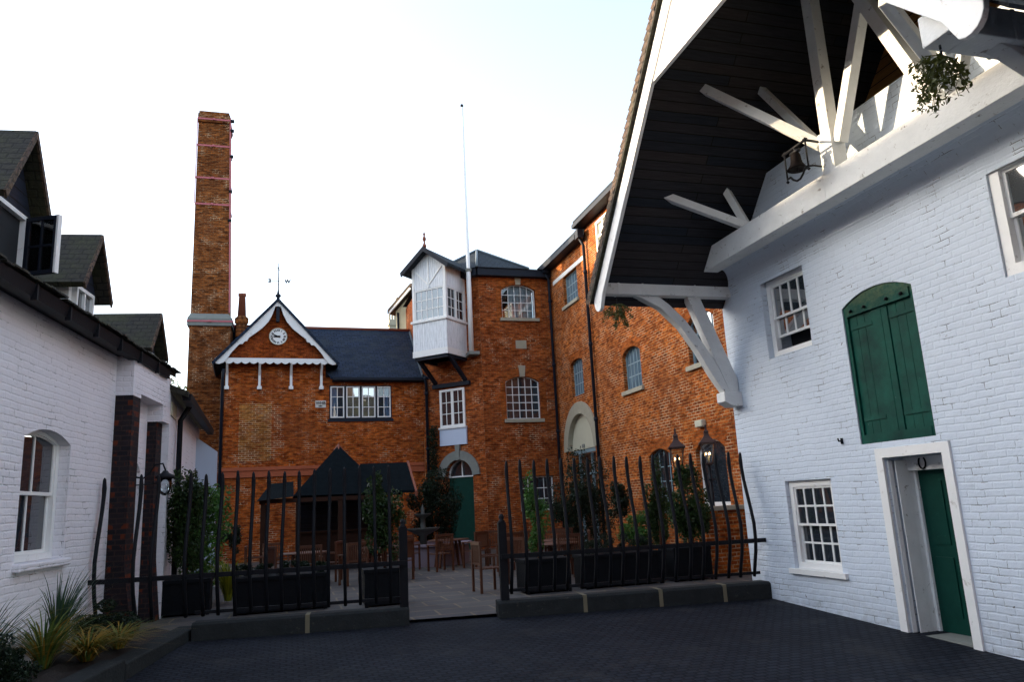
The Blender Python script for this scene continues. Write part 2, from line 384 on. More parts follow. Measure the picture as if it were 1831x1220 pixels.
def dup(root, loc, rz=None, label=None):
    r = root.copy(); C.objects.link(r); r.location = loc
    if rz is not None: r.rotation_euler = (0, 0, rz)
    if label: r['label'] = label
    for ch in list(root.children):
        c = ch.copy(); C.objects.link(c); c.parent = r
        for g in ch.children:
            d = g.copy(); C.objects.link(d); d.parent = c
    return r
def text_obj(name, body, size, m, parent, M, depth=.004, align='CENTER', bold=.004):
    cu = bpy.data.curves.new(name, 'FONT'); cu.body = body; cu.size = size; cu.extrude = depth; cu.offset = bold; cu.align_x = align; cu.align_y = 'CENTER'
    tmp = bpy.data.objects.new('tmp', cu); C.objects.link(tmp)
    bpy.context.view_layer.update()
    me = bpy.data.meshes.new_from_object(tmp.evaluated_get(bpy.context.evaluated_depsgraph_get()))
    bpy.data.objects.remove(tmp); me.materials.clear(); me.materials.append(m)
    o = bpy.data.objects.new(name, me); C.objects.link(o); o.parent = parent; o.matrix_local = M; return o
UPR = Matrix.Rotation(R(90), 4, 'X')   # text stands up, facing -y

# ---- wall openings
def arc(x0, x1, zs, rise, n=10):
    """points of the arch from x1 back to x0"""
    h = (x1-x0)/2; c = (x0+x1)/2
    if rise < 1e-3: return [(x1, zs), (x0, zs)]
    Rr = (h*h+rise*rise)/(2*rise)
    out = []
    for i in range(n+1):
        x = x1-(x1-x0)*(.5-.5*math.cos(math.pi*i/n)); out.append((x, zs+math.sqrt(max(0, Rr*Rr-(x-c)**2))-(Rr-rise)))
    return out
def hole(x0, x1, z0, z1, rise=0): return [(x0, z0), (x1, z0)]+arc(x0, x1, z1, rise)
def topz(x, x0, x1, zs, rise):
    if rise < 1e-3: return zs
    h = (x1-x0)/2; c = (x0+x1)/2; Rr = (h*h+rise*rise)/(2*rise); return zs+math.sqrt(max(0, Rr*Rr-(x-c)**2))-(Rr-rise)
def ring(mb, x0, x1, z0, z1, rise, wd, y0, y1):
    mb.holed(hole(x0, x1, z0, z1, rise), [hole(x0+wd, x1-wd, z0+wd, z1-(0 if rise else wd), max(0, rise-wd*.6) if rise else 0)], y0, y1)
def window(parent, fr, x0, x1, z0, z1, depth=.1, cols=4, rows=4, rise=0, fw=.05, bw=.025, fm=None, pm=None, sill=None, curtain=None,
           sash=False, lower_cut=0, sw=.07, name='window', lip=0, back=None):
    fm = fm or WPAINT; pm = pm or GLASS; mb = MB()
    e = .004
    ring(mb, x0+e, x1-e, z0+e, z1-e, rise, fw, depth-lip, depth+.09)
    a0, a1, b0, b1 = x0+fw, x1-fw, z0+fw, z1-(0 if rise else fw); r2 = max(0, rise-fw*.6) if rise else 0
    if sash:
        zm = (b0+b1+r2)/2; c = lower_cut
        # upper sash in front, lower sash behind and possibly raised
        for (s0, s1, y, up_) in ((zm-.02, b1, depth+.02, True), (b0+c, zm+.02+c, depth+.06, False)):
            if up_ and rise: ring(mb, a0, a1, s0, s1, r2, sw*.7, y, y+.035)
            else: ring(mb, a0, a1, s0, min(s1, b1+.0), 0, sw*.7, y, y+.035)
            t1 = s1 if not (up_ and rise) else s1+r2
            for i in range(1, cols): x = a0+(a1-a0)*i/cols; mb.box(x-bw/2, x+bw/2, y+.005, y+.03, s0+sw*.6, (topz(x, a0, a1, s1, r2) if up_ and rise else s1)-sw*.5)
            rr = rows//2
            for j in range(1, rr): z = s0+(t1-s0)*j/rr; mb.box(a0+.02, a1-.02, y+.007, y+.028, z-bw/2, z+bw/2)
    else:
        for i in range(1, cols):
            x = a0+(a1-a0)*i/cols; mb.box(x-bw/2, x+bw/2, depth+.02, depth+.05, b0, topz(x, a0, a1, b1, r2)+.005)
        H = b1+r2*.6
        for j in range(1, rows):
            z = b0+(H-b0)*j/rows
            if z < b1: mb.box(a0, a1, depth+.022, depth+.048, z-bw/2, z+bw/2)
            else: mb.box(a0+.08, a1-.08, depth+.022, depth+.048, z-bw/2, z+bw/2)
    f = obj(name, mb, fm, parent, fr)
    p = MB(); yy = depth+(.085 if not sash else .10)
    if sash:
        p.quad(*[(x, depth+.0375, z) for x, z in ((a0, zm-.02), (a1, zm-.02), (a1, b1+r2*.9), (a0, b1+r2*.3))])
        p.quad(*[(x, depth+.078, z) for x, z in ((a0, b0+lower_cut), (a1, b0+lower_cut), (a1, min(zm+lower_cut, b1)), (a0, min(zm+lower_cut, b1)))])
    else: p.prism(hole(a0, a1, b0, b1, r2), depth+.034, depth+.038)
    obj('pane', p, pm, f)
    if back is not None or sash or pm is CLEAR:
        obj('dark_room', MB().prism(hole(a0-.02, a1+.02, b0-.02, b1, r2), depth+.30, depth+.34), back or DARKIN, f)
    if curtain:
        c = MB(); yb = depth+.16
        for xa, xb in curtain:
            xs = [xa+(xb-xa)*i/14 for i in range(15)]
            for i in range(14):
                ya = yb+.02*math.sin(i*1.9); yc = yb+.02*math.sin((i+1)*1.9)
                c.quad((xs[i], ya, z0+.03), (xs[i+1], yc, z0+.03), (xs[i+1], yc, topz(xs[i+1], x0, x1, z1, rise)-.03), (xs[i], ya, topz(xs[i], x0, x1, z1, rise)-.03))
        obj('curtain', c, CURTAIN if pm is CLEAR and fm is WPAINT else WHITECLOTH, f)
    if sill:
        sm, pr, th = sill
        obj('sill', MB().box(x0-.1, x1+.1, -pr, depth, z0-th, z0+.002), sm, f)
    return f
def voussoirs(parent, fr, x0, x1, zs, rise, h, m, key=None, side=.12):
    """flat-front brick arch standing 3 mm proud of its wall"""
    a = arc(x0, x1, zs, rise, 14); c = (x0+x1)/2
    top = [(x+(x-c)*.28 if abs(x-c) > .01 else x, z+h) for x, z in a]
    obj('brick_arch', MB().prism(a+top[::-1], -.004, .05), m, parent, fr)
    if key: obj('keystone', MB().prism([(c-.10, zs+rise-.02), (c+.10, zs+rise-.02), (c+.14, zs+rise+key), (c-.14, zs+rise+key)], -.03, .06), STONE, parent, fr)

# ---- foliage
def leaves(mb, c, r, n, size, shell=.35, droop=0, asp=.5, rng=random):
    c = Vector(c)
    for _ in range(n):
        d = Vector((rng.gauss(0, 1), rng.gauss(0, 1), rng.gauss(0, 1))).normalized(); k = (shell+(1-shell)*rng.random())**.6
        p = c+Vector((d.x*r[0], d.y*r[1], d.z*r[2]))*k*(1+.12*math.sin(d.x*7+d.z*5))
        a = Vector((rng.gauss(0, 1), rng.gauss(0, 1), rng.gauss(0, 1)-droop)).normalized(); b = a.cross(Vector((rng.gauss(0, 1), rng.gauss(0, 1), rng.gauss(0, 1)))).normalized()
        s = size*(.6+.8*rng.random())
        mb.add([p-a*s*.5, p+b*s*asp*.5, p+a*s*.5, p-b*s*asp*.5], [(0, 1, 2, 3)])
def clump_crown(c, r, n, size, k=14, **kw):
    mb = MB(); c = Vector(c)
    for _ in range(k):
        d = Vector((random.gauss(0, 1), random.gauss(0, 1), random.gauss(0, 1))).normalized()*random.uniform(.35, .95)
        q = c+Vector((d.x*r[0], d.y*r[1], d.z*r[2])); f = random.uniform(.22, .42)
        leaves(mb, q, (r[0]*f*1.2, r[1]*f*1.2, r[2]*f*1.0), n//k, size, **kw)
    return mb
def blades(mb, base, n, h, spread, wid, bend=.6, up_=.25):
    base = Vector(base)
    for _ in range(n):
        a = random.uniform(0, 2*math.pi); L = h*random.uniform(.55, 1.1); d = Vector((math.cos(a), math.sin(a), 0)); sp_ = spread*random.uniform(.3, 1)
        p0 = base+d*random.uniform(0, .07); side = Vector((-d.y, d.x, 0)); pts = []
        for i in range(6):
            t = i/5; x = sp_*t**1.4*(1+bend*t); z = L*(t-bend*.55*t*t*t); pts.append((p0+d*x+Vector((0, 0, z)), wid*(1-t)**.7*(.6+.6*min(1, t*4))))
        vs = [q for p, w_ in pts for q in (p-side*w_/2, p+side*w_/2)]
        mb.add(vs, [(2*i, 2*i+1, 2*i+3, 2*i+2) for i in range(5)])

# ================================================================== GROUND
g = MB()
prof = [(-400, -2.40), (-6, -2.40), (11.0, -1.655), (12.6, -1.605), (400, -1.605)]
for (y0, z0), (y1, z1) in zip(prof, prof[1:]): g.quad((-400, y0, z0), (400, y0, z0), (400, y1, z1), (-400, y1, z1))
struct('ground', g, ground_mat())
def FP(u, d=0, z=0):
    """point on the railing line: u along it, d towards the yard"""
    k = Vector((.9944, -.1055, 0)); n = Vector((-.1055, -.9944, 0)); q = Vector((-2.6, 12.15, 0))+k*u+n*d; return Vector((q.x, q.y, z))
PAV = paving_mat()
a, b = FP(-.6, -.02), FP(12, -.02)
struct('courtyard_paving', MB().quad((a.x, a.y, -1.59), (b.x, b.y, -1.59), (12, 34, -1.59), (-4, 34, -1.59)), PAV)
fk = Fr((-2.6, 12.15, 0), math.atan2(-.1055, .9944))
def kerb(name, cuts, z0, z1):
    mb = MB()
    for (u0, u1) in zip(cuts, cuts[1:]): mb.prism([(-.17, z0), (.14, z0), (.14, z1-.01), (.11, z1), (-.13, z1), (-.17, z1-.03)], u0+.012, u1-.012, 'x')
    o = struct(name, mb, KERB); o.location = fk.loc; o.rotation_euler = (0, 0, fk.rot); bevel(o, .015)
    mj = MB()
    for u in cuts[1:-1]: mj.box(u-.03, u+.03, -.174, .12, z0, z1+.002)
    j = struct('kerb_mortar_joints', mj, MORTAR); j.location = fk.loc; j.rotation_euler = (0, 0, fk.rot)
kerb('kerb', [1.34, 2.9, 4.34], -1.75, -1.39)
kerb('kerb', [5.62, 6.95, 8.15, 9.2, 10.0], -1.75, -1.40)
# planting bed by the left wall
bk = [(-1.36, 12.30), (-1.86, 9.9), (-2.35, 7.6), (-2.6, 5.0)]
mb = MB()
for (x0, y0), (x1, y1) in zip(bk, bk[1:]):
    d = Vector((x1-x0, y1-y0, 0)).normalized(); n = Vector((d.y, -d.x, 0))*.14
    A, B = Vector((x0, y0, 0)), Vector((x1, y1, 0))
    vs = [A-n, A+n, B+n, B-n]; vs = [v+Vector((0, 0, -1.85)) for v in vs]+[v+Vector((0, 0, -1.47 if i < 2 else -1.52)) for i, v in enumerate(vs)]
    mb.add(vs, [(0, 3, 2, 1), (4, 5, 6, 7), (0, 1, 5, 4), (1, 2, 6, 5), (2, 3, 7, 6), (3, 0, 4, 7)])
bevel(struct('planting_bed_kerb', mb, KERB), .02)
mb = MB(); gx = 14; gy = 22
vs = []
for j in range(gy+1):
    y = 5+(12.5-5)*j/gy; xl = -2.7-.122*(12.1-y)-.1; xr = -1.36-(12.4-y)*.185
    for i in range(gx+1): x = xl+(xr-xl)*i/gx; vs.append((x, y, -1.56+.04*math.sin(i*1.3+j*2.1)+random.uniform(-.02, .02)+.06*math.sin(math.pi*i/gx)))
mb.add(vs, [(j*(gx+1)+i, j*(gx+1)+i+1, (j+1)*(gx+1)+i+1, (j+1)*(gx+1)+i) for j in range(gy) for i in range(gx)], True)
struct('planting_bed_soil', mb, SOIL)

SL = 1.09; YN = 3.61; YR = (11.3+YN)/2
def U(y): return 3.30+SL*(11.3-y) if y > YR else 3.30+SL*(y-YN)
ZR = U(YR+1e-6)
# ================================================================== WHITE BUILDING, RIGHT
W = thing('white_brick_building', 'tall white-painted brick building on the right with green shutters and green door', 'building', (7.31, 8, -1.8))
FRW = Fr((7.31, 0, 0), R(-90))
door_h = [(-8.13, -2.25), (-7.19, -2.25), (-7.19, .34), (-8.13, .34)]
mb = MB().holed([(-11.43, -2.4), (-4.0, -2.4), (-4.0, 5.0), (-11.43, 5.0)],
                [hole(-10.26, -9.20, 2.05, 3.32), hole(-10.25, -9.20, -1.16, .13), hole(-6.0, -4.95, 2.1, 3.40), hole(-8.5, -7.25, .54, 2.40, .16), door_h], 0, .5)
obj('wall', mb, WBRICK, W, FRW)
mb = MB().box(.0, 7.5, 0, .4, -2.4, 3.4).box(0, 7.5, -7.43, -7.03, -2.4, 3.4).box(7.5, 7.9, -7.43, .4, -2.4, 5)
obj('side_wall', mb, WBRICK, W, Fr((7.815, 11.029, 0), 0))
window(W, FRW, -10.26, -9.20, 2.05, 3.32, .10, 4, 2, fw=.10, fm=WPAINT, pm=GLASSR, sash=True, lower_cut=.22, sw=.055, bw=.03)
window(W, FRW, -10.25, -9.20, -1.16, .13, .06, 4, 4, fw=.09, fm=WPAINT, pm=GLASS, sash=True, sw=.05, sill=(WPAINT, .05, .07), bw=.028)
window(W, FRW, -6.0, -4.95, 2.10, 3.40, .06, 2, 2, fw=.12, fm=WPAINT, pm=GLASSR, sash=True, sw=.06, lip=.03)
# shutters
sh = MB()
for i in range(8):
    x0 = -8.44+i*1.13/8; x1 = x0+1.13/8
    if i == 4: pass
    y = .05 if i not in (3, 4) else .035
    sh.box(x0+.003, x1-.003, y, .10, .66, 2.27)
for x0, x1 in ((-8.44, -8.02), (-7.74, -7.31)):
    for z in (.84, 2.08): sh.box(x0+.02, x1, .035, .06, z, z+.05)
obj('shutter', sh, GREENB, W, FRW)
sh = MB(); sh.box(-8.5, -8.44, .02, .12, .54, 2.40); sh.box(-7.31, -7.25, .02, .12, .54, 2.40); sh.box(-8.44, -7.31, .01, .12, .54, .66)
sh.box(-8.44, -7.31, .0, .12, 2.27, 2.39); sh.prism(arc(-8.5, -7.25, 2.40, .16, 12), .025, .12); sh.box(-7.90, -7.84, .03, .05, .66, 2.27)
obj('shutter_frame', sh, GREENB, W, FRW)
st = MB()
for x in (-8.35, -8.1, -7.7, -7.45): st.tube([(x, 0, 2.33), (x+.05, -.03, 2.33)], .018, 6)
obj('iron_stud', st, BLACKIRON, W, FRW)
# door
d = MB().holed([(-8.25, -2.25), (-7.07, -2.25), (-7.07, .46), (-8.25, .46)], [[(-8.13, -2.2501+.001), (-7.19, -2.249), (-7.19, .34), (-8.13, .34)]], -.03, .0)
obj('door_surround', d, WPAINT, W, FRW)
d = MB()
d.box(-8.127, -8.07, .28, .40, -2.2, .335); d.box(-7.25, -7.193, .28, .40, -2.2, .335); d.box(-8.07, -7.25, .28, .40, .16, .335)
d.box(-8.07, -8.03, .36, .42, -2.2, .16); d.box(-8.08, -8.065, .1, .28, -2.2, .3); d.box(-8.128, -8.11, .03, .1, -2.2, .3)
DF = obj('door_frame', d, WTIMBER, W, FRW); bevel(DF, .006)
obj('doorstep', MB().box(-8.13, -7.19, .02, .5, -2.2, -1.79), GSTONE, W, FRW)
d = MB().box(-8.03, -7.25, .40, .45, -1.79, .16)
for z0, z1 in ((-1.6, -.9), (-.75, .02)): d.box(-7.95, -7.68, .385, .40, z0, z1); d.box(-7.6, -7.33, .385, .40, z0, z1)
obj('door', d, GREEND, W, FRW)
hs = MB(); hs.tube([(-7.80+.055*math.cos(a_), .265, .25+.075*math.sin(a_)) for a_ in [R(130+i*28) for i in range(11)]], .011, 6)
obj('horseshoe', hs, BLACKIRON, W, FRW)
hk = MB(); hk.tube([(-8.85, 0, .62), (-8.85, -.06, .62), (-8.85, -.07, .66)], .012, 6); hk.tube([(-8.85, -.01, .58), (-8.85, -.01, .66)], .02, 6)
obj('wall_hook', hk, BLACKIRON, W, FRW)
# cove under the tie beam
pts = [(0, 3.28)]+[(-.33+.33*math.cos(R(t)), 3.30+.44*math.sin(R(t))) for t in range(8, 91, 8)]+[(-.33, 3.80), (0, 3.80)]
cv = MB(); n = len(pts)
for x0, x1 in ((-11.14, -4.2),):
    vs = [(x0, y, z) for y, z in pts]+[(x1, y, z) for y, z in pts]
    cv.add(vs, [(i, i+1, i+1+n, i+n) for i in range(n-1)], True)
obj('cove', cv, WBRICK, W, FRW)
# dark boarding set back in the gable
obj('weatherboarding', MB().prism([(-11.3, 3.4), (-4.1, 3.4), (-4.1, 3.9), (-YR, ZR), (-11.3, 3.4)][:4], 1.35, 1.42), ORANGEW, W, FRW)
obj('attic_floor', MB().box(-11.4, -4.1, .5, 1.35, 3.6, 3.7), SOFFIT, W, FRW)

# ---- gable canopy
CN = thing('gable_canopy', 'big overhanging gable roof of white timber struts projecting from the white building', 'canopy', (7.31, 7.7, 3.3))
def slope(y0, y1, th0, th1, x0, x1): return [(y0, U(y0)+th0), (y1, U(y1)+th0), (y1, U(y1)+th1), (y0, U(y0)+th1)]
F0 = Fr((0, 0, 0), 0)
for y0, y1 in ((11.43, YR+1e-6), (3.62, YR-1e-6)):
    rf = obj('roof', MB().prism([(y0, U(y0)+.045), (y1, ZR+.045), (y1, ZR+.26), (y0, U(y0)+.26)], 4.80, 15.2, 'x'), MOSSY, CN, F0)
    obj('soffit_boards', MB().prism([(y0-.02 if y0 > 8 else y0+.02, U(y0)+.02), (y1, ZR), (y1, ZR+.04), (y0, U(y0)+.045)], 4.95, 15.1, 'x'), SOFFIT, rf)
# ragged tile edge
te = MB()
for y0 in (11.5,):
    y = 11.5; i = 0
    while y > YR:
        z = U(y)+.10; te.add([(4.80-random.uniform(.0, .03), y, z), (4.80, y-.10, z+.109), (4.80, y-.02, z+.19), (4.78, y+.07, z+.09)], [(0, 1, 2, 3)]); y -= .095; i += 1
obj('tile_edge', te, BROWNT, CN, F0)
def barge(side):
    f = (lambda y: y) if side > 0 else (lambda y: 2*YR-y)
    e_ = 0 if side > 0 else -.22
    pts = [(11.30, U(11.3)+.03), (YR+.0005, ZR+.03), (YR+.0005, ZR-.40), (10.98, U(10.98)-.40)]
    # rounded foot
    cy, cz = 11.22+e_, U(11.22+e_)-.17
    foot = [(cy+.17*math.cos(R(a_)), cz+.19*math.sin(R(a_))) for a_ in range(-120, 61, 20)]
    pts = [(11.24+e_, U(11.24+e_)+.04), (YR+.0005, ZR+.03), (YR+.0005, ZR-.33), (11.02+e_, U(11.02+e_)-.33)]+foot
    return MB().prism([(f(p[0]), p[1]) for p in pts], 4.86, 4.92, 'x')
for s_ in (1, -1): bevel(obj('bargeboard', barge(s_), WPAINT, CN, F0), .008)
ci = MB().prism([(YR+1.40, 5.75), (YR-1.40, 5.75), (YR-.85, U(YR-.85)-.33), (YR, ZR-.33), (YR+.85, U(YR+.85)-.33)], 4.885, 4.94, 'x')
obj('collar_boarding', ci, WPAINT, CN, F0)
for y0, y1, zo in ((11.12, 11.40, 0), (4.12, 4.40, .17)):
    pl = MB().box(4.95, 7.33, y0, y1, 3.31, 3.59)
    for x in (5.18, 5.62, 6.6): pl.box(x, x+.05, y0-.006, y1+.006, 3.304, 3.596)
    FZ = Fr((0, 0, zo), 0)
    bevel(obj('wall_plate', pl, WTIMBER, CN, FZ), .012)
    yc = (y0+y1)/2
    # curved brace
    cvp = [(5.52, 3.31), (5.62, 3.28), (5.98, 3.10), (6.32, 2.77), (6.60, 2.36), (6.82, 1.96), (7.02, 1.66)]
    outer = [(5.95, 3.31), (6.14, 3.17), (6.42, 2.90), (6.70, 2.52), (6.94, 2.12), (7.13, 1.66)]
    bevel(obj('curved_brace', MB().prism(cvp+outer[::-1], yc-.08, yc+.08), WTIMBER, CN, FZ), .01)
    bevel(obj('straight_brace', MB().prism([(6.50, 3.31), (6.74, 3.31), (7.30, 1.90), (7.30, 1.66), (7.13, 1.66)], yc-.075, yc+.083), WTIMBER, CN, FZ), .01)
    bevel(obj('corbel', MB().prism([(6.98, 1.66), (7.32, 1.66), (7.32, 1.42), (7.12, 1.42), (6.98, 1.50)], yc-.13, yc+.13), WTIMBER, CN, FZ), .012)
bevel(obj('tie_beam', MB().box(6.72, 6.99, 4.05, 11.36, 3.69, 4.05).box(6.715, 6.995, 7.80, 7.815, 3.685, 4.055), WTIMBER, CN, F0), .015)
BX = 6.85
bevel(obj('king_post', MB().box(BX-.11, BX+.11, 7.58, 7.82, 4.04, 4.62).box(BX-.08, BX+.08, 7.62, 7.80, 4.62, ZR-.02), WTIMBER, CN, F0), .01)
struts = [((BX, 9.75, 4.06), (5.48, 10.21, 4.76), .12), ((BX, 9.75, 4.06), (6.68, 10.06, 4.92), .11),
          ((BX-.05, 7.85, 4.50), (5.74, 9.10, 6.03), .13), ((BX, 7.9, 4.5), (6.78, 9.03, 6.10), .11), ((BX, 7.55, 4.40), (6.85, 6.72, 6.15), .14),
          ((BX, 5.75, 4.06), (5.48, 5.19, 4.60), .12), ((BX, 5.75, 4.06), (6.70, 5.34, 4.72), .11), ((BX, 7.6, 4.5), (5.60, 6.9, 6.3), .12), ((BX, 5.9, 4.04), (6.2, 6.6, 6.0), .14)]
for a_, b_, w_ in struts[:7]: bevel(obj('strut', MB().beam(a_, b_, w_, w_), WTIMBER, CN, F0), .008)
bevel(obj('strut', MB().beam((6.80, 5.95, 4.04), (6.80, 6.86, 6.2), .16, .16), WTIMBER, CN, F0), .008)

# ---- bell hanging on the king post
BL = thing('bell', 'small dark bell in a black iron hanging frame under the gable canopy', 'bell', (6.4, 7.85, 4.1))
BL.scale = (.84,)*3; BL.location = (6.4, 7.88, 4.13)
bm_ = MB().lathe([(0.0, .30), (.03, .30), (.055, .28), (.075, .24), (.082, .16), (.095, .10), (.125, .05), (.155, .01), (.15, 0), (.12, .01), (.0, .02)], (0, 0, 0), 20)
bo = obj('bell_cup', bm_, BRONZE, BL); obj('clapper', MB().tube([(0, 0, .08), (0, 0, -.03)], .012, 6).lathe([(0, -.06), (.02, -.045), (0, -.02)], (0, 0, 0), 10), BLACKIRON, bo)
ir = MB()
for y in (-.26, .26): ir.tube([(0, y, .42), (0, y, -.06)], .014, 6); ir.lathe([(0, -.04), (.03, -.01), (0, .03)], (0, y, -.09), 10)
ir.tube([(0, -.26, -.05), (0, -.18, -.05), (0, -.12, -.12), (0, -.04, -.17), (0, .04, -.17), (0, .12, -.12), (0, .18, -.05), (0, .26, -.05)], .018, 8)
ir.tube([(0, -.30, .38), (0, .30, .38)], .022, 8); ir.tube([(0, -.1, .30), (0, .1, .30)], .035, 8); ir.tube([(0, 0, .30), (0, 0, .38)], .02, 6)
ir.tube([(0, -.22, .40), (.2, -.15, .44), (.38, -.1, .46)], .02, 6); ir.tube([(0, -.22, -.04), (.2, -.15, .02), (.38, -.1, .04)], .014, 6)
obj('bell_frame', ir, BLACKIRON, BL)
# ---- mistletoe bunches
def mistletoe(loc, r, label, chain):
    t = thing('mistletoe_bunch', label, 'mistletoe', loc, 0, 'mistletoe bunches hanging from the canopy')
    stem = MB(); lf = MB(); tops = Vector((0, 0, 0))
    for i in range(26):
        a_ = random.uniform(0, 6.28); q = Vector((math.cos(a_)*r*random.uniform(.2, 1), math.sin(a_)*r*random.uniform(.2, 1), -r*random.uniform(.35, 1.45)))
        mid = q*.5+Vector((0, 0, r*.18)); stem.tube([tops, mid, q], [.006, .004, .003], 4)
        for k in range(9):
            f = random.uniform(.45, 1.05); p = q*f; leaves(lf, p, (r*.16,)*3, 3, r*.19, asp=.35)
    obj('stems', stem, MISTLE, t); obj('leaves', lf, MISTLE, t)
    ch = MB()
    for i in range(int(chain/.05)): ch.tube([(0, 0, i*.05), (0, 0, i*.05+.04)], .010, 4)
    obj('hanging_chain', ch, BLACKIRON, t)
mistletoe((5.0, 4.28, 3.36), .30, 'large leafy mistletoe bunch hanging on a chain at top right under the canopy', .12)
mistletoe((4.97, 10.72, 3.02), .27, 'small mistletoe bunch hanging at the far foot of the white bargeboard', .14)

# ================================================================== MILL BUILDING (brick wall parallel to the white wall)
ML = thing('brick_mill_building', 'long red brick mill behind the canopy with arched iron windows and a stone archway', 'building', (10.04, 20, -1.6))
FM = Fr((10.04, 0, 0), R(-90))
holes = [hole(-26.4, -24.95, 7.25, 8.42), hole(-26.2, -25.0, 3.73, 4.95, .14), hole(-21.62, -20.35, 3.24, 4.36, .2), hole(-17.5, -16.15, 3.28, 4.35, .25),
         hole(-21.6, -20.35, 6.92, 8.1, .2), hole(-20.35, -19.0, -.46, 1.12, .2), hole(-17.65, -16.25, -.30, 1.10, .25), hole(-22.9, -21.75, 7.95, 9.35),
         hole(-26.9, -24.34, -1.65, 1.8, 1.28)]
obj('wall', MB().holed([(-28.1, -1.75), (-12, -1.75), (-12, 9.68), (-24.0, 9.68), (-24.0, 9.3), (-28.1, 9.3)], holes, 0, .45), BRICK3, ML, FM)
obj('end_wall', MB().box(10.5, 16, 11.6, 12.0, -1.7, 9.6).box(10.5, 16, 27.7, 28.1, -1.7, 9.2), BRICK3, ML, F0)
wk = dict(fm=WINMETAL, pm=GLASSB, fw=.05, bw=.03)
window(ML, FM, -26.4, -24.95, 7.25, 8.42, .12, 5, 3, sill=(STONE, .08, .12), **wk)
window(ML, FM, -26.2, -25.0, 3.73, 4.95, .12, 5, 3, .14, **wk)
window(ML, FM, -21.62, -20.35, 3.24, 4.36, .12, 5, 3, .2, sill=(STONE, .08, .12), **wk)
window(ML, FM, -17.5, -16.15, 3.28, 4.35, .12, 5, 3, .25, sill=(STONE, .08, .12), fm=WINMETAL, pm=GLASSR, fw=.05, bw=.03)
window(ML, FM, -21.6, -20.35, 6.92, 8.1, .12, 5, 3, .2, sill=(STONE, .08, .12), **wk)
window(ML, FM, -20.35, -19.0, -.46, 1.12, .12, 4, 4, .2, fm=WINMETAL, pm=GLASS, fw=.06, bw=.03)
window(ML, FM, -17.65, -16.25, -.30, 1.10, .12, 1, 1, .25, fm=WPAINT, pm=GLASS, fw=.09, bw=.03)
for x0, x1, zs, r_, h_ in ((-26.2, -25.0, 4.95, .14, .28), (-21.62, -20.35, 4.36, .2, .28), (-17.5, -16.15, 4.35, .25, .3), (-20.35, -19.0, 1.12, .2, .3), (-17.65, -16.25, 1.10, .25, .32), (-21.6, -20.35, 8.1, .2, .28)):
    voussoirs(ML, FM, x0, x1, zs, r_, h_, RUB)
obj('white_band', MB().box(-27.5, -24.0, -.02, .05, 8.44, 8.60), WPAINT, ML, FM)
hd = MB(); ring(hd, -22.9, -21.75, 7.95, 9.35, 0, .10, -.02, .1); hd.box(-22.36, -22.28, .0, .08, 8.0, 9.3); hd.box(-22.85, -21.8, .0, .07, 8.75, 8.83)
o = obj('loading_hatch', hd, WPAINT, ML, FM); obj('hatch_panel', MB().box(-22.8, -21.85, .05, .09, 8.05, 9.25), CREAM, o)
# arch
a_in = arc(-26.885, -24.355, 1.8, 1.265, 18); a_out = arc(-27.32, -23.92, 1.8, 1.70, 18)
ar = obj('archway', MB().prism(a_in+a_out[::-1], -.06, .16), STONE, ML, FM)
obj('tympanum', MB().prism(arc(-26.899, -24.341, 1.8, 1.279, 18), .13, .20), CREAM, ar)
obj('lintel', MB().box(-26.899, -24.341, .16, .34, 1.66, 1.80), WINMETAL, ar)
lp = MB().box(-25.85, -25.65, .1, .2, 1.85, 1.98); obj('lamp_head', lp, GSTONE, ar)
dd = MB().box(-26.9, -24.34, .42, .46, -1.65, 1.66); obj('dark_opening', dd, TEAK, ar)
df = MB()
for x in (-26.86, -25.65, -24.46): df.box(x, x+.08, .34, .42, -1.6, 1.66)
df.box(-26.8, -24.4, .345, .415, .9, .97); obj('door_frame', df, WINMETAL, ar)
# roof, gutter, pipes
rf = MB().prism([(9.70, 9.28), (13.2, 11.9), (13.2, 12.05), (9.70, 9.42)], 24.0, 28.4).prism([(9.66, 9.66), (13.2, 12.3), (13.2, 12.45), (9.66, 9.80)], 11.6, 24.05)
rf.v = [Vector((v.x, v.y, v.z)) for v in rf.v]
obj('roof', rf, SLATE2, ML, F0)
gt = MB().box(9.66, 10.04, 24.0, 28.0, 9.14, 9.30).box(9.62, 10.04, 11.6, 24.1, 9.54, 9.68); obj('gutter', gt, DARKPAINT, ML, F0)
for y, zt in ((23.85, 9.2), (27.72, 9.1)):
    pp = MB().tube([(9.75, y, zt), (9.93, y, zt-.35), (9.93, y, -1.6)], .055, 8)
    for z in (7.8, 5.2, 2.6, .2): pp.tube([(9.93, y, z), (9.93, y, z+.12)], .075, 8)
    pp.box(9.68, 9.9, y-.14, y+.14, zt-.1, zt+.22); obj('downpipe', pp, DARKPAINT, ML, F0)
obj('chimney', MB().box(10.6, 11.3, 23.9, 24.5, 9.6, 10.35).box(10.5, 11.4, 23.8, 24.6, 10.35, 10.5), CHIM, ML, F0)
lb = MB().box(-17.33, -16.98, -.14, 0, 1.66, 1.84); o = bevel(obj('outside_light', lb, CREAM, None, FM), .03)
tag(o, 'cream bulkhead light on the brick mill wall above the lamp posts', 'wall light')
wg = MB().box(-19.9, -18.7, -.3, -.05, -.82, -.55)
